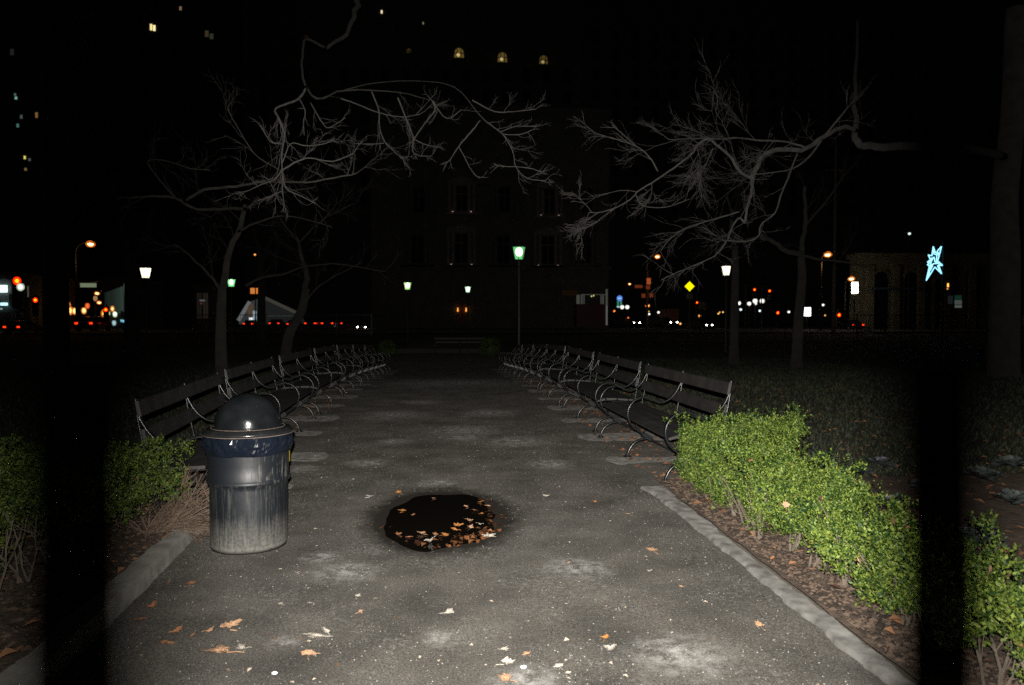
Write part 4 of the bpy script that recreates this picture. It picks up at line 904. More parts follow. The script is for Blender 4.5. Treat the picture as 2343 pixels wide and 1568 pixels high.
lantern(1661, 620, 44, (1.0, .94, .66), 2.4, 'park lantern with white light on the right lawn, left of the red signals', 9)

# ------------------------------------------------------------------ buildings
def bld(name, label, x0, x1, ytop, Y, depth, m, zmax=None):
    a, b_ = A(x0, 700, Y).x, A(x1, 700, Y).x; top = A((x0 + x1) / 2, ytop, Y).z; rt = thing(name, ((a + b_) / 2, Y, 0), label, 'building')
    MB().box((0, depth / 2, top / 2), (b_ - a, depth, top)).build('wall', m, rt); MB().box((0, depth / 2, top + .35), (b_ - a + .8, depth + .8, .7)).build('cornice', m, rt)
    rt['_x'] = (a + b_) / 2; return rt
def win(rt, Y, x0, y0, x1, y1, em, name='window', frame=True, inset=.06):
    p, q = A(x0, y1, Y), A(x1, y0, Y); ox = rt.location.x; oy = Y - rt.location.y
    w, h = q.x - p.x, q.z - p.z; cx_, cz_ = (p.x + q.x) / 2 - ox, (p.z + q.z) / 2
    f = None
    if frame:
        t = max(.05, w * .06); mb = MB()
        mb.box((cx_ - w / 2 + t / 2, oy - inset, cz_), (t, .12, h)); mb.box((cx_ + w / 2 - t / 2, oy - inset, cz_), (t, .12, h)); mb.box((cx_, oy - inset, cz_ + h / 2 - t / 2), (w - 2 * t, .12, t)); mb.box((cx_, oy - inset, cz_ - h / 2 + t / 2), (w - 2 * t, .12, t)); mb.box((cx_, oy - inset, cz_), (t * .6, .1, h - 2 * t))
        f = mb.build(name, M['dark'], rt)
        MB().box((cx_, oy - .025, cz_), (w - 2 * t, .03, h - 2 * t)).build('pane', em, f)
    else: f = MB().box((cx_, oy - .08, cz_), (w, .10, h)).build(name, em, rt)
    return f
def windows_grid(rt, Y, x0, x1, ya, yb, nx, ny, w, h):
    """plain dark windows of a facade, each a recessed pane with its sill"""
    for j in range(ny):
        for i in range(nx):
            p = A(x0 + (x1 - x0) * (i + .5) / nx, ya + (yb - ya) * (j + .5) / ny, Y)
            o = MB().box((p.x - rt.location.x, -.03, p.z), (w, .05, h)).box((p.x - rt.location.x, -.09, p.z - h / 2 - .08), (w + .25, .16, .14)).build('window', M['pane'], rt)
# central stone building with tall framed windows
CB = bld('stone_building', 'dark ornate stone building closing the view at the end of the path', 850, 1392, 255, 128, 30, M['facade'])
Yc = 128
e_sconce = emit('warm_uplight', (1.0, .62, .48), 6.0)
def framed(x0, x1, y0, y1, ped=True, up=1.0):
    p, q = A(x0, y1, Yc), A(x1, y0, Yc); ox = CB.location.x; w, h = q.x - p.x, q.z - p.z; cx_, cz_ = (p.x + q.x) / 2 - ox, (p.z + q.z) / 2
    sr = MB()
    for s_ in (-1, 1):
        for k in (0, 1): sr.box((cx_ + s_ * (w / 2 + .22 + .75 * k), -.22 - .08 * k, cz_), (.42, .44 + .16 * k, h + .3))
    sr.box((cx_, -.2, cz_ + h / 2 + .35), (w + 2.8, .5, .45)); sr.box((cx_, -.3, cz_ - h / 2 - .35), (w + 3.2, .8, .3))
    if ped: sr.add([(cx_ - w / 2 - 1.5, -.3, cz_ + h / 2 + .6), (cx_ + w / 2 + 1.5, -.3, cz_ + h / 2 + .6), (cx_, -.3, cz_ + h / 2 + 1.5), (cx_ - w / 2 - 1.5, 0, cz_ + h / 2 + .6), (cx_ + w / 2 + 1.5, 0, cz_ + h / 2 + .6), (cx_, 0, cz_ + h / 2 + 1.5)], [(0, 1, 2), (0, 2, 5, 3), (1, 4, 5, 2), (0, 3, 4, 1)])
    sr.build('window_surround', M['trim'] if up > 0 else M['facade'], CB)  # unlit surrounds and frames get darker facade stone, shade put into colour
    f = MB()
    for s_ in (-1, 0, 1): f.box((cx_ + s_ * (w / 2 - .06), -.1, cz_), (.12, .14, h))
    for s_ in (-.5, .18, .5): f.box((cx_, -.12, cz_ + s_ * (h - .1)), (w, .12, .12))
    fo = f.build('window', M['trim'] if up > 0 else M['facade'], CB)
    MB().box((cx_, -.03, cz_), (w, .04, h)).build('pane', M['pane'], fo)
    if up > 0:
        for s_ in (-1, 1):
            MB().box((cx_ + s_ * (w / 2 + .5), -.75, cz_ - h / 2 - .12), (.22, .1, .07)).build('uplight', emit('sill_uplight', (1, .66, .55), .5 * up), CB)
framed(1039, 1071, 534, 604, True, 1.0); framed(1237, 1268, 540, 606, True, .55); framed(1136, 1166, 538, 604, True, 0); framed(940, 970, 538, 604, True, 0)
framed(1042, 1070, 425, 484, True, 1.1); framed(1243, 1270, 432, 492, True, .8); framed(1140, 1168, 428, 488, False, 0); framed(944, 972, 428, 488, False, 0); framed(1325, 1352, 538, 604, False, 0); framed(1330, 1356, 430, 488, False, 0)
MB().box((0, -.35, A(1100, 612, Yc).z), (A(1392, 700, Yc).x - A(850, 700, Yc).x + .6, .7, .55)).build('string_course', M['facade'], CB)
MB().box((0, -.35, A(1100, 500, Yc).z), (A(1392, 700, Yc).x - A(850, 700, Yc).x + .6, .5, .4)).build('string_course', M['facade'], CB)
# entrance with two wall lanterns
d0, d1 = A(1050, 741, Yc), A(1064, 694, Yc)
MB().box(((d0.x + d1.x) / 2 - CB.location.x, -.08, (d0.z + d1.z) / 2), (d1.x - d0.x, .16, d1.z - d0.z)).build('door', M['brick'], CB)
for px in (1047, 1066):
    p = A(px, 709, Yc); w = MB().box((p.x - CB.location.x, -.35, p.z), (.22, .22, .62), taper=.7).build('wall_lantern', emit('amber_wall_lantern', (1, .36, .07), 1.5), CB)
# tower above with three lit arched dormers
TW = bld('tower', 'tall dark tower rising behind, with a row of lit arched niches near its top', 560, 1330, -320, 190, 30, M['facade'])
Yt = 190
for (px, py, sc, em) in ((1050, 124, 1.0, 1.0), (1149, 134, 1.0, .85), (1243, 140, .9, .62), (935, 120, .5, .3), (701, 90, .5, .08), (477, 82, .6, .10)):
    if px < 560: continue
    p = A(px, py, Yt); mb = MB(); wv_ = 1.05 * sc; fr = MB()
    vs = [(p.x - TW.location.x + wv_ * math.cos(t), -.16, p.z + .3 + wv_ * math.sin(t)) for t in np.linspace(0, PI, 11)] + [(p.x - TW.location.x - wv_ * 1.15, -.16, p.z - 1.5 * sc), (p.x - TW.location.x + wv_ * 1.15, -.16, p.z - 1.5 * sc)]
    mb.add(vs, [tuple(range(13))[::-1]]); nm = emit('lit_niche_glass', (.62, .42, .11), .16 * em); nic = mb.build('arched_window', nm, TW)
    for k in (-.45, .45): fr.box((p.x - TW.location.x + k * wv_, -.25, p.z - .2), (.16, .1, 2.6 * sc))
    fr.box((p.x - TW.location.x, -.25, p.z + .1), (2 * wv_, .1, .18)); fr.box((p.x - TW.location.x, -.9, p.z - 1.6 * sc), (2.8 * wv_, 1.6, .3)); fr.build('mullion', M['facade'], nic)
    MB().ball((p.x - TW.location.x - .2, -.35, p.z - .35), .42 * sc, 8, 5).build('niche_lamp', emit('niche_lamp', (1.0, .78, .30), .55 * em), nic)
def lit(rt, Y, px, py, w, h, col, st, name='lit_window'):
    return win(rt, Y, px - w / 2, py - h / 2, px + w / 2, py + h / 2, emit('lit_window_glass', col, st), name, frame=False)
T4 = bld('added_dark_block', 'plain dark block added to blacken the sky on the right', 1325, 2700, -420, 215, 25, M['facade'])  # added block, keeps the right-hand sky evenly black
windows_grid(T4, 215, 1340, 2330, 60, 500, 22, 10, 2.0, 3.0)
lit(TW, Yt, 873, 28, 4, 7, (1, .85, .55), .9); lit(TW, Yt, 968, 54, 3, 5, (.5, .55, .3), .3)
T2 = bld('office_tower', 'high dark office tower at upper left with a few scattered lit windows', 108, 555, -350, 210, 25, M['facade'])
lit(T2, 210, 346, 63, 5, 14, (1, .80, .35), 1.0); lit(T2, 210, 353, 65, 5, 13, (1, .86, .42), 1.1); lit(T2, 210, 413, 20, 5, 8, (.8, .45, .25), .25); lit(T2, 210, 473, 78, 8, 14, (.5, .38, .2), .07); lit(T2, 210, 484, 84, 8, 12, (.4, .45, .25), .06)
T3 = bld('office_tower', 'dark office tower at the left edge with small bluish lit windows', -120, 112, -350, 180, 25, M['facade'])
for (px, py, w, h, c, s_) in ((37, 225, 5, 6, (.45, 1, .85), .35), (35, 217, 4, 5, (.45, .8, .8), .15), (41, 288, 5, 8, (.3, .8, .7), .16), (49, 268, 5, 8, (.4, .6, .6), .12), (84, 264, 5, 12, (.8, .4, .15), .22), (57, 361, 4, 7, (1, .85, .2), .7), (68, 366, 5, 6, (.4, .5, .5), .12), (59, 388, 5, 6, (.8, .5, .2), .18), (28, 120, 8, 14, (.3, .3, .32), .04)): lit(T3, 180, px, py, w, h, c, s_)
windows_grid(TW, Yt, 580, 1320, 150, 480, 16, 7, 2.0, 3.0); windows_grid(T2, 210, 310, 540, 100, 500, 6, 9, 2.2, 2.8)
# glass office block with a greenish facade, left
GB = bld('glass_building', 'low glass fronted building with a greenish glow, left of the white lantern', 232, 292, 646, 120, 14, M['facade'])
for i in range(8):
    x0 = 240 + i * 6
    win(GB, 120, x0 + .6, 652 + (8 - i) * 2.2, x0 + 5.4, 712 + (i % 3) * 3, emit('curtain_wall_pane', (.36, .56, .46), (.02, .03, .028, .035, .045, .055, .07, .06)[i]), 'glass_panel', frame=False)
win(GB, 120, 285.5, 650, 288, 722, emit('lit_edge_strip', (.6, .75, .6), .22), 'edge_strip', frame=False)
lit(GB, 120, 283, 735, 4, 5, (.2, .75, 1), .9, 'shop_sign'); lit(GB, 120, 278, 734, 3, 5, (.3, .8, 1), .7, 'shop_sign')
# left edge shops
SB = bld('shop_building', 'low shop building at the left edge with glowing white signs', -90, 68, 640, 115, 12, M['facade'])
win(SB, 114.5, -30, 653, 17, 669, emit('white_shop_sign', (.72, 1, 1), 2.2), 'shop_sign', frame=False); win(SB, 114.5, 2, 693, 18, 699.5, emit('blue_white_shop_sign', (.5, .9, 1), 1.6), 'shop_sign', frame=False)
win(SB, 114.5, -4, 705, 6, 709, emit('dim_shop_sign', (.5, .65, .65), .4), 'shop_sign', frame=False)
for i, x in enumerate((22, 34, 46)): win(SB, 115, x, 672, x + 9, 700, emit('dim_shop_window', (.4, .35, .3), .012 + .006 * i), 'window')
win(SB, 114.6, 64, 655, 66, 680, emit('pale_edge_strip', (.6, .6, .5), .10), 'edge_strip', frame=False)
for i in range(7): win(SB, 114.5, 1 + i * 8, 716, 6 + i * 8, 728, emit('dim_shop_window', ((.6, .4, .3), (.5, .3, .55), (.3, .3, .7))[i % 3], .02), 'window')
BB = bld('brick_building', 'narrow brick front glowing dull orange under a street lamp at left', 72, 102, 650, 122, 10, M['brick'])
# lit glass roof (a sloping atrium) behind the dark trunk
AT = thing('glass_pavilion', (A(610, 700, 140).x, 140, 0), 'lit glass pavilion with sloping roof behind a dark trunk, left of centre', 'building'); ox = AT.location.x
def ap(x, y, dy=0.0): p = A(x, y, 140); return (p.x - ox, dy, p.z)
MB().add([ap(546, 742), ap(548, 733), ap(573, 690), ap(602, 680)], [(0, 1, 2, 3)]).add([ap(546, 742), ap(602, 680), ap(604, 742)], [(0, 1, 2)]).build('glass_end', emit('lit_grey_glass', (.55, .62, .66), .055), AT)
MB().add([ap(604, 742), ap(602, 680), ap(690, 722), ap(700, 742)], [(0, 1, 2, 3)]).build('glass_roof', emit('dim_grey_glass', (.5, .55, .52), .022), AT)
MB().tube([ap(546, 734, -.2), ap(572, 691, -.2)], .35, 5).build('roof_rib', emit('glowing_rib', (.8, .85, .85), .14), AT); MB().tube([ap(600, 679, -.2), ap(692, 722, -.2)], .30, 5).build('roof_rib', emit('glowing_rib_dim', (.6, .55, .45), .07), AT)  # ribs emit by themselves, their lit look put into the colour
MB().box(ap(576, 731, -.4), (.7, .2, .6)).build('lit_counter', emit('white_counter_light', (.9, .95, 1), 1.0), AT); MB().box(ap(584, 722, -.4), (.6, .2, 1.6)).build('lit_counter', emit('blue_white_light', (.6, .85, 1), .35), AT)
MB().box(ap(645, 722, -.3), (5, .2, .35)).build('lit_counter', emit('green_grey_light', (.5, .65, .6), .05), AT); MB().box(ap(574, 710, -.3), (.9, .2, 2.2)).build('lit_counter', emit('tan_light', (.7, .45, .3), .10), AT)
MB().add([ap(700, 745, .1), ap(700, 742, .1), ap(546, 742, .1), ap(546, 745, .1), ap(546, 745, 9), ap(546, 742, 9), ap(700, 742, 9), ap(700, 745, 9)], [(0, 1, 2, 3), (4, 5, 6, 7), (2, 1, 6, 5)]).build('base_wall', M['facade'], AT)
o_ = thing('lit_sign', (A(583, 666, 138).x, 138, 0), 'small orange lit sign above the glass pavilion', 'sign'); MB().box((0, 0, A(583, 666, 138).z), (1.5, .2, 1.0)).build('sign_panel', emit('orange_sign', (1, .32, .06), .6), o_); MB().tube([(0, .2, 0), (0, .2, A(583, 668, 138).z)], .08, 6).build('post', M['dark'], o_)
# dim storefront between trees
SF = bld('storefront', 'dim narrow storefront with a small sign, left of the slender tree', 446, 480, 662, 125, 8, M['facade'])
win(SF, 125, 450, 670, 462, 730, emit('dim_store_glass', (.5, .42, .32), .018), 'window'); win(SF, 125, 464, 670, 477, 730, emit('dim_store_glass', (.5, .42, .32), .025), 'window'); lit(SF, 124.8, 463, 688, 12, 4, (.5, .5, .6), .14, 'shop_sign'); lit(SF, 124.8, 461, 695, 5, 3, (.9, .15, .1), .12, 'shop_sign')
# church-like building on the right
CH = bld('church', 'dim yellowish stone church with dark arches, right of the white vertical sign', 1968, 2262, 592, 104, 3, M['facade_warm'])
for k, (x0, x1, y0) in enumerate(((1998, 2030, 622), (2066, 2098, 622), (2136, 2150, 640), (2206, 2240, 610))):
    p, q = A(x0, 760, 104), A(x1, y0, 104); w = q.x - p.x; cx_ = (p.x + q.x) / 2 - CH.location.x; zt = q.z - w / 2
    ar = MB(); vs = [(cx_ + w / 2 * math.cos(t), -.12, zt + w / 2 * math.sin(t)) for t in np.linspace(0, PI, 13)] + [(cx_ - w / 2, -.12, p.z), (cx_ + w / 2, -.12, p.z)]
    ar.add(vs, [tuple(range(15))[::-1]]); a_ = ar.build('arched_doorway', M['pane'], CH)
    tb = MB(); tb.tube([(cx_ + (w / 2 + .2) * math.cos(t), -.2, zt + (w / 2 + .2) * math.sin(t)) for t in np.linspace(0, PI, 13)], .2, 5); tb.build('arch_moulding', M['facade_warm'], a_)
for k, (x0, x1) in enumerate(((1994, 2046), (2050, 2082))):
    p, q = A(x0, 666, 103), A(x1, 656, 103); MB().box(((p.x + q.x) / 2 - CH.location.x, -1.4, (p.z + q.z) / 2), (q.x - p.x, 1.2, .25)).build('awning', mat('blue_awning_%d' % k, (.05, .09, .14), .8), CH)
for k in range(5):
    p = A(1985 + k * 58, 750, 104); MB().box((p.x - CH.location.x, -.35, 4.4), (.9, .7, 8.8)).build('buttress', M['facade_warm'], CH)
LN = lit(CH, 103.4, 2167, 653, 3.5, 8, (1, .42, .08), 2.4, 'wall_lantern'); lit(CH, 103.4, 2166, 661, 2.5, 4, (1, .38, .07), 1.0, 'wall_lantern')
# shelter with white posts and a dark red kiosk, right of centre
KS = thing('street_kiosk', (A(1350, 700, 92).x, 92, gz(92)), 'dark red kiosk under a frame of pale posts, right of the stone building', 'kiosk'); ox = KS.location.x; g0 = gz(92)
def kb(x0, x1, y0, y1, dy, th, nm, m):
    p, q = A(x0, y1, 92), A(x1, y0, 92); MB().box(((p.x + q.x) / 2 - ox, dy, (p.z + q.z) / 2 - g0), (q.x - p.x, th, q.z - p.z)).build(nm, m, KS)
wp = mat('pale_post_paint', (.5, .49, .45), .6); dr_ = mat('dark_red_panel', (.10, .012, .012), .5)
kb(1318, 1385, 697, 748, .8, 2.2, 'kiosk_body', dr_)
gpale = emit('glowing_post', (.55, .55, .48), .085)  # posts and rail glow on their own, in place of street light
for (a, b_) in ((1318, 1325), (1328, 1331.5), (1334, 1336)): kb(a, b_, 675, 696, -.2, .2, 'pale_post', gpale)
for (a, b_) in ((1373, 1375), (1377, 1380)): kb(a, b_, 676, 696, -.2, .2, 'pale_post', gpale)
kb(1384, 1388, 662, 700, -.4, .25, 'tall_post', gpale); kb(1384.5, 1387.5, 700, 744, -.4, .25, 'tall_post', emit('glowing_post_low', (.6, .6, .58), .16)); kb(1328, 1386, 674, 675.4, -.5, .15, 'top_rail', gpale)
kb(1289, 1318, 665, 676, .2, 1.5, 'awning', emit('glowing_tan_awning', (.5, .28, .1), .012)); kb(1350, 1352.5, 677, 680, -.5, .1, 'small_lamp', emit('yellow_green_spot', (.8, 1, .3), .7)); kb(1355, 1357, 675, 678.5, -.5, .1, 'small_lamp', emit('yellow_spot', (1, .9, .3), .8))  # awning emits its own dim tan in place of light falling on it

# ------------------------------------------------------------------ fence between park and street
def park_fence(x0, x1, Y, label):
    a, b_ = A(x0, 720, Y).x, A(x1, 720, Y).x; g0 = gz(Y); rt = thing('iron_fence', (a, Y, g0), label, 'fence'); L = b_ - a; top = A(1000, 721, Y).z - g0
    for z in (.25, top): MB().box((L / 2, 0, z), (L, .05, .06)).build('rail', M['iron'], rt)
    n_ = int(L / 3); 
    for i in range(n_ + 1): MB().box((i * L / n_, 0, (top + .12) / 2), (.09, .09, top + .12)).build('post', M['iron'], rt)
    k = int(L / .22); mb = MB()
    for i in range(k):
        x = (i + .5) * L / k; mb.box((x, 0, top / 2 + .05), (.022, .022, top + .1))
    o = mb.build('pickets', M['iron'], rt); o['kind'] = 'stuff'
park_fence(440, 850, 78, 'black iron picket fence in front of the lit glass pavilion')
park_fence(1960, 2342, 78, 'black iron picket fence in front of the church on the right')
# the fence that the picture was taken through: two bars shade the flash. Its line runs slantwise past the lens.
dl, dr2 = 0.112, 0.208
def fbar(tanv, d):     # point seen from the flash at sideways tangent tanv, d metres ahead
    x, y = tanv * d, d; c, s = math.cos(YAW), math.sin(YAW)
    return Vector((FX + x * c + y * s, FY - x * s + y * c, 0))
PL, PR = fbar(-.553, dl), fbar(.544, dr2); dv = PR - PL; sp_len = dv.length; dvn = dv.normalized()
FN = thing('iron_fence', (PL.x, PL.y, 0), 'black iron bar fence right beside the camera, framing the view', 'fence', rz=math.atan2(dvn.y, dvn.x))
for i in range(-5, 8):
    wd = 0.0262
    if i == 0: wd = 0.0232
    MB().tube([(i * sp_len, 0, 0.0), (i * sp_len, 0, 1.95)], wd / 2, 12).build('bar', M['iron'], FN, True)
for z in (.12, 1.93): MB().box((sp_len, 0, z), (sp_len * 13, .03, .045)).build('rail', M['iron'], FN)

# ------------------------------------------------------------------ street lamps, signals, signs, cars beyond the park
def small(em, r=.16): return em
sod = emit('sodium_lamp', (1.0, .40, .06), 14); sod2 = emit('sodium_glow', (1.0, .16, .01), 3)
def lamp_light(rt, loc, w, col):
    ld = bpy.data.lights.new('lamp_light', 'POINT'); ld.energy = w; ld.color = col; ld.shadow_soft_size = .3; lo = bpy.data.objects.new('lamp_light', ld); COL.objects.link(lo); lo.parent = rt; lo.location = loc
def street_lamp(px, py, Y, arm, label, r=.28, st=14, pole_y=None, polemat='dark', col=(1.0, .42, .08)):
    c = A(px, py, Y); rt = thing('street_lamp', (c.x + arm, Y, 0), label, 'street lamp', 'sodium street lamps beyond the park'); h = c.z
    MB().tube([(0, 0, 0), (0, 0, h * .55), (0, 0, h - 1.0)], [.16, .11, .08], 8).build('pole', M['steel'] if polemat == 'steel' else M['dark'], rt, True)
    MB().tube(spline([(0, 0, h - 1.1), (-arm * .15, 0, h - .3), (-arm * .6, 0, h + .12), (-arm, 0, h + .12)], 4), .05, 6).build('arm', M['steel'] if polemat == 'steel' else M['dark'], rt, True)
    if st >= 14: lamp_light(rt, (-arm, -.1, h - .75), 90, (1, .45, .15))
    MB().box((-arm, 0, h + .16), (r * 2.6, r * 1.4, r * .7), taper=.6).build('lamp_head', M['dark'], rt)
    gg = MB().ball((-arm, 0, h - .03), r * 1.3, 12, 8, sz=.75).build('halo_glass', glow_glass('sodium_halo_glass', (1, .22, .02), .9, .4), rt, True); MB().ball((-arm, 0, h - .03), r * .75, 12, 8, sz=.75).build('bulb', emit('sodium_bulb', (1, .62, .25), st), gg, True)  # glowing outer glass paints the orange halo around the hot bulb
street_lamp(207, 558, 95, -1.7, 'orange sodium street lamp high above the left lawn', .40, 14)
street_lamp(1503.5, 587, 110, -1.5, 'orange sodium street lamp on a pole with signals, left of the yellow diamond sign', .34, 12, polemat='steel')
street_lamp(1893, 582.5, 93, -.8, 'orange sodium street lamp left of the tall pole on the right', .40, 14)
street_lamp(1947, 637.5, 99, -.8, 'orange sodium street lamp just above the white vertical sign', .36, 12)
street_lamp(1440, 650, 140, -.6, 'tiny orange street lamp above the green and blue signs', .22, 7)
street_lamp(1481, 699.5, 120, -.1, 'bright orange lamp low on the signal pole', .30, 9)
street_lamp(222, 671, 130, -.5, 'orange lamp above the lights of the left street', .32, 9, col=(1, .6, .2))
street_lamp(227, 692, 135, -.5, 'yellow orange lamp below another one in the left street', .34, 7, col=(1, .5, .12))
# row of further lamps in the distance: (x, y, colour, radius, label)
def globe(px, py, Y, col, st, r, label, name='street_lamp', cat='street lamp', group='distant lights of the street', sz=1.0, low=0.0):
    c = A(px, py, Y); rt = thing(name, (c.x, Y, low), label, cat, group)
    MB().tube([(0, .05, 0), (0, .05, max(.3, c.z - low - r * sz))], .07, 6).build('pole', M['dark'], rt); MB().lathe([(.001, c.z - low + r * sz + .02), (r * .8, c.z - low + r * sz - .02), (r * .5, c.z - low + r * sz + .10), (.001, c.z - low + r * sz + .16)], 8).build('cap', M['dark'], rt)
    gg = MB().ball((0, 0, c.z - low), r * 1.15, 10, 7, sz=sz).build('globe', glow_glass('globe_halo_glass', (col[0], col[1] * .55, col[2] * .45) if col[2] < .4 else col, .9, .4), rt, True); MB().ball((0, 0, c.z - low), r * .68, 8, 6, sz=sz).build('bulb', emit('street_bulb', (col[0], min(1, col[1] * 1.3), min(1, col[2] * 1.6)), st), gg, True)  # outer shell glows as a painted halo round the inner bulb
WHT = (1, .95, .82); CLD = (.80, .95, 1); ORG = (1, .55, .14); YEL = (1, .72, .2)
for q in ((1423, 703, 120, WHT, 4, .30, 'white globe light right of the green signs, left of a pair'), (1434.6, 703, 120, WHT, 4, .30, 'white globe light right of the green signs, right of a pair'),
          (1484.5, 719, 140, WHT, 3, .20, 'small white light under the low orange lamp'), (1506, 715, 140, WHT, 3, .22, 'small white light between signal pole and van'), (1484, 713, 150, YEL, 2, .12, 'tiny yellow light above a small white one by the signal pole'),
          (1690, 694, 110, WHT, 5, .27, 'leftmost of the white globe lights right of the park lantern'), (1713.5, 695, 110, WHT, 5, .27, 'second white globe light right of the park lantern'), (1727, 689, 110, WHT, 5, .32, 'white globe light directly under the left red signal'),
          (1743, 689, 110, WHT, 5, .32, 'rightmost of the four large white globe lights'), (1728, 695, 125, WHT, 3, .22, 'dimmer white light hanging under the third globe'), (1694, 708.5, 125, CLD, 4, .20, 'bluish white light below the leftmost globe'),
          (1737.7, 711.5, 125, CLD, 4, .18, 'bluish white light below the rightmost globe'), (1835, 683, 125, WHT, 4, .20, 'white light above the white square sign'), (1804, 714, 125, WHT, 4, .20, 'small white light left of the white square sign'),
          (1882.5, 698, 125, WHT, 4, .20, 'small white light right of the white square sign'), (1887, 722, 140, YEL, 2, .14, 'tiny yellow light left of the tall pole foot'), (2080, 535, 100, (.8, 1, .85), 3, .16, 'lone small white light high up left of the star'),
          (1643, 718, 150, YEL, 2.4, .17, 'lower left of three tiny yellow lights'), (1646, 715, 155, YEL, 2, .14, 'middle of three tiny yellow lights'), (1653.5, 714.5, 150, YEL, 2.2, .16, 'right of three tiny yellow lights'), (1683, 717.5, 150, YEL, 1.6, .12, 'tiny yellow light right of the park lantern pole'),
          (1405, 712, 130, (1, .3, .05), 2.5, .18, 'small orange light under the green signs'), (1436, 728, 130, (1, .32, .05), 2.5, .2, 'orange light above the glaring headlights'), (1600, 723, 120, ORG, 2.5, .2, 'orange white light under the red pedestrian signal'), (1556, 741, 120, ORG, 3, .17, 'small orange light right of the red box truck', 'street_lamp'),
          (583, 583, 100, (1, .5, .08), 2.2, .13, 'small tilted orange light high left of the path'), (27, 681, 118, (1, .3, .03), 2.2, .36, 'deep orange light between the white signs at the left edge'), (37, 695, 118, (1, .42, .06), 2.4, .36, 'amber light right of the blue white sign'),
          (109, 699, 120, ORG, 6, .38, 'bright orange white light near the left trunk'), (106, 714, 120, (1, .42, .05), 2.5, .30, 'amber light just below the bright one by the left trunk'), (155, 699, 120, ORG, 6, .36, 'upper of two stacked lights at the left'), (159, 711, 120, (1, .5, .1), 5, .42, 'large amber light below the upper stacked one'),
          (171, 712, 120, ORG, 5, .34, 'amber light right of the large stacked one'), (192, 711, 120, ORG, 5, .32, 'single amber light in the middle of the left street'), (200, 700, 125, (1, .25, .05), .9, .28, 'dim orange light above the single amber one'), (239, 718, 120, (1, .45, .06), 5, .42, 'big amber light beside the red signal in the left street'),
          (248, 716, 120, (.85, 1, .4), 2, .26, 'greenish yellow light right of the red signal'), (258, 707, 120, ORG, 4, .32, 'orange light above the greenish white one'), (263, 719, 120, (.85, 1, .62), 4, .30, 'greenish white light farthest right in the left street'), (244, 729, 125, (.8, .15, .03), .35, .28, 'dull red glow below the big amber light'),
          (261, 739, 120, (.5, .75, .8), .45, .25, 'pale bluish light low in the left street'), (236, 667, 125, (.6, .55, .35), .30, .26, 'dim greenish lamp beside the glass building'), (218, 683, 125, (.5, .45, .25), .16, .26, 'faint yellow lamp left of the glass building')):
    y_ = min(q[2], 97) if False else q[2]
    sz = 1.45 if q[0] < 300 else 1.0
    globe(q[0], q[1], q[2], q[3], q[4], q[5], q[6], sz=sz)
# traffic signals
def signal(px, py, Y, label, lit_='red', r=.16, base=0.0, arm=0.0, big=1.0):
    c = A(px, py, Y); rt = thing('traffic_signal', (c.x + arm, Y, base), label, 'traffic light', 'traffic lights of the street'); z = c.z - base; r *= big
    MB().tube([(0, .25, 0), (0, .25, z + .8)], .09, 8).build('pole', M['dark'], rt)
    if arm: MB().tube([(0, .25, z + .6), (-arm, .25, z + .6)], .06, 6).build('arm', M['dark'], rt)
    zz = z - 2.6 * r if lit_ == 'red' else z
    h = MB().box((-arm, .12, zz), (2.6 * r, .22, 8.2 * r)).build('housing', M['dark'], rt)
    for k in range(3):
        zc = zz + (1 - k) * 2.6 * r; on = (k == 0 and lit_ == 'red')
        MB().disc((-arm, -.01, zc), r, 'y').build('lens', emit('red_signal', (1, .012, .0), 2.6) if on else M['pane'], h)
        if on: MB().disc((-arm, -.02, zc), r * .5, 'y').build('overexposed_core', emit('overexposed_red_core', (1, .30, .01), 3.0), h)  # yellow disc paints the overexposed centre of the red lens
        MB().tube([(-arm + r * 1.1 * math.cos(t), -.12, zc + r * 1.1 * math.sin(t)) for t in np.linspace(.2, PI - .2, 7)], .03, 4).build('visor', M['dark'], h)
signal(39, 643, 105, 'large red traffic light at the left edge above the white signs', big=3.2); signal(81, 687, 110, 'red traffic light left of the dark trunk', big=2.0)
signal(242, 709, 115, 'red traffic light beside the big amber light', big=1.8); signal(1725.6, 663, 105, 'left one of the two red traffic lights over the white globes', arm=-1.2, big=1.15); signal(1760, 666, 105, 'right one of the two red traffic lights over the white globes', arm=-1.0, big=1.15)
signal(1594, 692.5, 100, 'narrow red traffic light under the yellow diamond sign', big=.9); signal(1779, 716, 120, 'small red orange traffic light left of the white square sign', big=1.5); signal(1919, 721, 98, 'red orange traffic light at the foot of the tall pole', big=1.5)
globe(47, 657, 105, (.85, 1, .75), 3, .38, 'greenish white light hanging below the large red signal', sz=1.2)
# hardware hanging on the signal pole at left of the diamond
PB = thing('sign_pole', (A(1482, 700, 106).x, 106, 0), 'steel pole carrying small orange lit boxes and twin heads under the sodium lamp', 'pole')
hz_ = A(1482, 620, 106).z; MB().tube([(0, 0, 0), (0, 0, hz_)], .07, 8).build('pole', M['steel'], PB)
ob = emit('orange_lit_box', (1, .20, .05), .32); ob2 = emit('dull_orange_box', (.7, .14, .04), .16)
for (x, y, w, h, m_) in ((1483, 644, .5, .85, ob), (1481.5, 658, .5, .5, ob2), (1460, 656, 1.0, .4, ob2), (1471, 677, .45, .55, ob2), (1489, 676, .45, .55, ob2)):
    p = A(x, y, 106); MB().box((p.x - PB.location.x, -.15, p.z), (w, .3, h)).build('lit_box', m_, PB); MB().box(((p.x - PB.location.x) / 2, 0, p.z), (abs(p.x - PB.location.x) + .05, .05, .05)).build('bracket', M['dark'], PB)
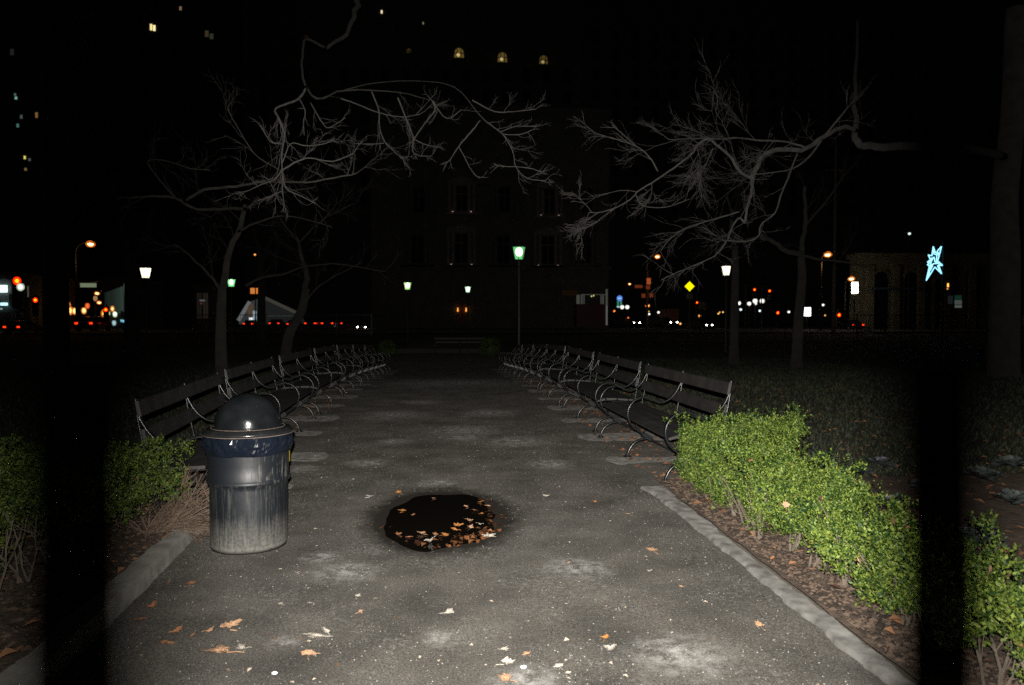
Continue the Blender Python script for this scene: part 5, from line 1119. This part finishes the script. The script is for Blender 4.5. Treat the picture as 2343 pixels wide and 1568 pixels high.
# yellow diamond sign with two small plates
DY = 96; c = A(1577, 655.5, DY); DG = thing('diamond_sign', (c.x, DY, 0), 'bright yellow diamond road sign above two small plates', 'sign')
hs = 11.6 * S(DY); MB().add([(-hs, -.06, c.z), (0, -.06, c.z - hs), (hs, -.06, c.z), (0, -.06, c.z + hs), (-hs, 0, c.z), (0, 0, c.z - hs), (hs, 0, c.z), (0, 0, c.z + hs)], [(0, 1, 2, 3), (7, 6, 5, 4), (0, 4, 5, 1), (1, 5, 6, 2), (2, 6, 7, 3), (3, 7, 4, 0)]).build('sign_face', emit('glowing_yellow_face', (1, .93, .0), 1.15), DG)  # emission stands in for light thrown back by the yellow face
MB().tube([(0, .05, 0), (0, .05, c.z)], .05, 6).build('post', M['steel'], DG)
for s_ in (-1, 1): MB().box((s_ * .22, -.04, A(1577, 678, DY).z), (.34, .04, .75)).build('plate', mat('dull_sign_plate_%d' % (s_ + 1), (.3, .28, .2), .6), DG)
# street name sign over the left street
c = A(202, 653, 92); NS = thing('street_name_sign', (c.x, 92, 0), 'long pale green street name sign hanging below the sodium lamp', 'sign')
MB().box((0, 0, c.z), (1.75, .05, .46)).build('sign_panel', emit('pale_green_panel', (.42, .52, .32), .34), NS); MB().box((0, .03, c.z), (1.95, .05, .58)).build('sign_border', mat('green_sign_back', (.02, .08, .04), .6), NS); MB().tube([(-1.3, .1, 0), (-1.3, .1, c.z + .3), (1.0, .1, c.z + .3)], .07, 6).build('post', M['dark'], NS)
# blue disc with green route panels
c = A(1417, 683, 112); RS = thing('route_sign', (c.x, 112, 0), 'blue disc over two green and white panels beside the twin white lights', 'sign'); ox = c.x
MB().lathe([(.001, 0), (.42, 0), (.42, .06), (.001, .06)], 16).build('blue_disc', emit('lit_blue_disc', (.10, .30, .95), .8), RS); RS.children[0].rotation_euler = (PI / 2, 0, 0); RS.children[0].location = (0, 0, c.z)
MB().box((0, -.07, c.z), (.5, .02, .12)).build('disc_stripe', emit('white_stripe', (.7, .85, 1), .8), RS)
for (x0, x1, y0, y1, col, st) in ((1411, 1416, 688.5, 699.5, (.02, .45, .22), .35), (1418.5, 1422, 688.5, 699, (.15, .55, .42), .4), (1411, 1416.5, 700.5, 704, (.55, .95, .9), .7)):
    p, q = A(x0, y1, 112), A(x1, y0, 112); MB().box(((p.x + q.x) / 2 - ox, -.03, (p.z + q.z) / 2), (q.x - p.x, .05, q.z - p.z)).build('sign_panel', emit('lit_sign_panel', col, st), RS)
for k in range(4):
    p = A(1413.5, 690 + 2.2 * k, 112); MB().box((p.x - ox, -.07, p.z), (.22, .02, .035)).build('stripe', emit('pale_stripe', (.4, .9, .7), .3), RS)
MB().tube([(0, .08, 0), (0, .08, c.z)], .06, 6).build('post', M['dark'], RS)
# white square sign and white vertical sign
p, q = A(1837.5, 723.5, 100), A(1853.5, 704, 100); WS = thing('white_sign', ((p.x + q.x) / 2, 100, 0), 'glowing white square sign box low behind the right lawn', 'sign')
MB().box((0, 0, (p.z + q.z) / 2), (q.x - p.x, .3, q.z - p.z)).build('sign_box', emit('white_sign_face', (.92, .97, 1), 3.2), WS); MB().tube([(0, .1, 0), (0, .1, p.z)], .1, 6).build('post', M['dark'], WS); MB().box((0, .02, q.z + .06), (q.x - p.x + .1, .36, .1)).build('sign_cap', M['dark'], WS)
VS = thing('vertical_sign', (A(1955, 660, 96).x, 96, 0), 'glaring white vertical double sign in front of the church', 'sign')
for (y0, y1) in ((646.5, 658.5), (660, 671.5)):
    p, q = A(1949.5, y1, 96), A(1960.5, y0, 96); MB().box((0, 0, (p.z + q.z) / 2), (q.x - p.x, .4, q.z - p.z)).build('sign_box', emit('warm_white_sign_face', (1, .98, .80), 9.0), VS)
MB().tube([(0, .1, 0), (0, .1, p.z + .2)], .1, 6).build('post', M['dark'], VS)
# tall thin pole on the right, reddish in the street light
c = A(1912, 300, 84); TP = thing('tall_pole', (c.x, 84, gz(84)), 'very tall thin steel pole right of the white square sign', 'pole'); MB().tube([(0, 0, 0), (0, 0, 6), (0, 0, c.z)], [.24, .2, .10], 10).build('pole', M['steel'], TP, True)
p = A(1906, 390, 84); MB().box((0, -.1, p.z - gz(84)), (2.4, .08, .08)).build('crossarm', M['steel'], TP)
# illuminated star decoration on its pole
SY = 60; c = A(2160, 600, SY); ST = thing('star_decoration', (c.x, SY, gz(SY)), 'icy blue rope light star hung on a dark pole at the right', 'decoration'); g0 = gz(SY)
MB().tube([(0, .15, 0), (0, .15, A(2160, 548, SY).z - g0)], .10, 8).build('pole', M['dark'], ST)
def sp3(x, y): p = A(2087 + .1235 * x, 532.3 + .1235 * y, SY); return (p.x - c.x, -.1, p.z - g0)
blue = emit('ice_blue_rope_light', (.30, .76, 1.0), 1.9)
for pts in ([(370, 262), (405, 365), (460, 405), (480, 430), (450, 530), (540, 610), (470, 615), (525, 765), (400, 640), (240, 890), (300, 620), (262, 600), (290, 575), (265, 550), (320, 500), (278, 420), (345, 435), (370, 262)],
            [(520, 262), (440, 355), (485, 410), (520, 262)], [(385, 455), (400, 540), (440, 575), (370, 580), (320, 700), (315, 580), (350, 500), (385, 455)], [(375, 300), (385, 400), (440, 420), (425, 540), (490, 600), (450, 620), (500, 730)], [(350, 470), (300, 550), (340, 600), (260, 860)]):
    mb = MB(); P_ = [sp3(*q) for q in pts]
    for a, b_ in zip(P_[:-1], P_[1:]): mb.tube([a, b_], .042, 5)
    mb.build('rope_light', blue, ST)
for z in (590, 620): p = A(2150, z, SY); MB().box(((p.x - c.x) / 2, .02, p.z - g0), (abs(p.x - c.x) + .1, .05, .05)).build('bracket', M['dark'], ST)
# green/white notice panels by the church
NP = thing('notice_board', (A(2185, 700, 88).x, 88, gz(88)), 'pale notice board with green top beside the church arch', 'sign'); ox = NP.location.x; g0 = gz(88)
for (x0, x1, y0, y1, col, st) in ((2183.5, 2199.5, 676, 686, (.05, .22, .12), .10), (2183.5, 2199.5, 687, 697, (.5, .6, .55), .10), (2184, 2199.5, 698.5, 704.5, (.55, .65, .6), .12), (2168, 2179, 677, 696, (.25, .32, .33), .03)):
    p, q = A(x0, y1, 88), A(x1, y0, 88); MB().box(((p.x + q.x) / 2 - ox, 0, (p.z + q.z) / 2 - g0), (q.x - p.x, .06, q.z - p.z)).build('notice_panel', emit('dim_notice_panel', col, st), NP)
for x in (2169, 2182, 2200): p = A(x, 700, 88); MB().tube([(p.x - ox, .08, 0), (p.x - ox, .08, A(x, 675, 88).z - g0)], .05, 6).build('post', M['dark'], NP)
# utility boxes
for (x0, x1, y0, y1, Y, lb, mm) in ((1978, 1989, 751, 771, 70, 'pale utility box behind the right lawn, under the church', 'trim'), (1598, 1606, 690, 708, 99, 'dull grey box beside the narrow red traffic light', 'facade'), (1608, 1614, 692, 709, 99, 'second dull grey box right of the narrow red traffic light', 'facade')):
    p, q = A(x0, y1, Y), A(x1, y0, Y); rt = thing('utility_box', ((p.x + q.x) / 2, Y, gz(Y)), lb, 'utility box')
    MB().box((0, 0, (p.z + q.z) / 2 - gz(Y)), (q.x - p.x, .4, q.z - p.z)).build('box_body', M[mm], rt); MB().tube([(0, .1, 0), (0, .1, max(.1, p.z - gz(Y)))], .08, 6).build('post', M['dark'], rt); MB().box((0, -.01, q.z - gz(Y) + .05), (q.x - p.x + .08, .46, .1)).build('box_lid', M['dark'], rt)

# cars: one proto seen from behind, one seen from the front
def car_proto(rear, paint):
    rt = thing('car', (0, 0, 0), 'x', 'car', 'cars on the street beyond the park'); s = -1      # the end facing the park is at y=-2.2
    prof = [(-2.2, .35), (-2.22, .62), (-2.12, .92), (-1.55, 1.0), (-1.0, 1.42), (.35, 1.45), (1.05, 1.0), (2.05, .85), (2.2, .6), (2.18, .35)] if rear else [(-2.2, .35), (-2.22, .6), (-2.05, .82), (-1.1, .98), (-.4, 1.43), (1.0, 1.42), (1.7, 1.02), (2.15, .92), (2.2, .62), (2.18, .35)]
    mb = MB(); n = len(prof); vs = []
    for sx, tw_ in ((-1, 0), (1, 0)): vs += [(sx * (.86 if z < 1.05 else .66), y, z) for y, z in prof]
    mb.add(vs, [tuple(range(n)), tuple(range(n, 2 * n))[::-1]] + [(i, i + n, (i + 1) % n + n, (i + 1) % n) for i in range(n)]); mb.build('car_body', paint, rt)
    sl = MB(); 
    y0, z0, y1, z1 = (-1.55, 1.02, -1.03, 1.40) if rear else (-1.1, 1.0, -.44, 1.40)
    sl.add([(-.64, y0 - .02, z0), (.64, y0 - .02, z0), (.56, y1 - .02, z1), (-.56, y1 - .02, z1)], [(0, 1, 2, 3)]); sl.build('windscreen', M['pane'], rt)
    for sx in (-1, 1): MB().add([(sx * .80, -.9, 1.04), (sx * .80, .8, 1.04), (sx * .69, .4, 1.38), (sx * .69, -.6, 1.38)], [(0, 1, 2, 3)]).build('side_window', M['pane'], rt)
    for sx in (-1, 1):
        for yw in (-1.35, 1.35):
            w = MB().tube([(sx * .88, yw, .33), (sx * .68, yw, .33)], .33, 16); wo = w.build('wheel', M['tyre'], rt); MB().tube([(sx * .895, yw, .33), (sx * .87, yw, .33)], .19, 10).build('rim', M['steel'], wo)
    for sx in (-1, 1):
        if rear: MB().box((sx * .68, -2.2, .80), (.26, .06, .16)).build('tail_light', emit('tail_light', (1, .03, .005), 2.6), rt)
        else: MB().ball((sx * .66, -2.2, .66), .11, 10, 6).build('headlight', emit('headlight', (1, .93, .75), 22), rt)
    MB().box((0, -2.23, .5), (1.6, .08, .22)).build('bumper', M['dark'], rt)
    return rt
CR = car_proto(True, M['paint_dark']); CF = car_proto(False, M['paint_grey'])
rears = [((558, 576), 741.5, 'leftmost car seen from behind with red tail lights, below the glass pavilion'), ((617, 636), 740, 'second car with red tail lights from the left, right of the dark trunk'), ((658, 677), 742, 'third car with red tail lights, under the pavilion roof slope'),
         ((699, 720), 740, 'fourth car with red tail lights, right of the leaning tree'), ((737, 759), 740, 'fifth car with red tail lights, next to the last of the row'), ((781, 800), 740, 'last car of the red tail light row, nearest the stone building'),
         ((176, 206), 740, 'car with two red tail lights in the left street'), ((12, 40), 758, 'car at the left edge, one red yellow tail light showing'), ((1951.5, 1975), 758, 'car with a red tail light under the white vertical sign')]
for i, ((a, b_), py, lb) in enumerate(rears):
    Y = 1.36 * F / (b_ - a); Y = min(Y, 145); p = A((a + b_) / 2, py, Y - 2.2); o = CR if i == 0 else copy_tree(CR); o.location = (p.x, Y, min(.45, max(gz(Y) - .1, p.z - .8))); o['label'] = lb
fronts = [(1435.5, 739, 130, 'car with glaring headlights left of the signal pole'), (1525, 738, 112, 'car with two pairs of orange white lights, left of the red box truck'), (1600, 744.5, 118, 'car with a single glaring white headlight under the red signal'), (800, 749, 120, 'car with small white headlights right of the row of tail lights')]
for i, (px, py, Y, lb) in enumerate(fronts):
    o = CF if i == 0 else copy_tree(CF); p = A(px, py, Y - 2.2); o.location = (p.x + (0 if i == 1 else .5), Y, p.z - .66); o['label'] = lb
    if i in (0, 2, 3): o.rotation_euler = (0, 0, .55)
# red box truck
p, q = A(1531, 745, 122), A(1552, 704, 122); TR = thing('box_truck', ((p.x + q.x) / 2, 122, 0), 'tall red brown box truck behind the car with twin lights', 'truck'); w = q.x - p.x
tr_m = mat('red_brown_truck', (.22, .07, .04), .6); MB().box((0, 2.5, 1.9), (w, 5, q.z - .9)).build('cargo_box', tr_m, TR)
for k in range(5): MB().box((-w / 2 + w * (k + .5) / 5, -.04, 1.9), (.05, .06, q.z - 1.1)).build('door_rib', tr_m, TR)
MB().box((0, 6, 1.3), (w * .9, 1.6, 1.9)).build('cab', tr_m, TR)
for sx in (-1, 1):
    for yw in (.9, 5.6): MB().tube([(sx * w * .5, yw, .45), (sx * w * .36, yw, .45)], .45, 14).build('wheel', M['tyre'], TR)
MB().ball((-w * .9, -.3, q.z + .3), .01).build('marker_lamp', M['dark'], TR)

# ------------------------------------------------------------------ far end of the path: round shrubs, a cross bench, litter
for (px, Y, r, lb) in ((886, 42, .42, 'round dark shrub at the far left end of the path'), (1120, 42, .5, 'round dark shrub at the far right end of the path')):
    c = A(px, 740, Y); rt = thing('round_shrub', (c.x, Y, gz(Y)), lb, 'shrub'); n_ = 500
    d = rng.normal(size=(n_, 3)); d /= np.linalg.norm(d, axis=1, keepdims=True); C = d * r * (0.75 + .3 * rng.random((n_, 1))) * [1, 1, .85] + [0, 0, r * .85]
    V, Fc = leaf_cloud(C, d, .05); np_mesh('foliage', V, Fc, M['box2'], rt)['kind'] = 'stuff'; MB().tube([(0, 0, 0), (0, 0, r)], .04, 6).build('stem', M['stem'], rt)
c = A(1052, 780, 43); o = copy_tree(BR); o.location = (c.x - 1.4, 43, gz(43)); o.rotation_euler = (0, 0, -PI / 2); o['label'] = 'bench standing crosswise at the far end of the path'; o['group'] = 'hoop-armed park benches lining the path'
o.rotation_euler = (0, 0, PI / 2); o.location = (c.x + 1.4, 43, gz(43))
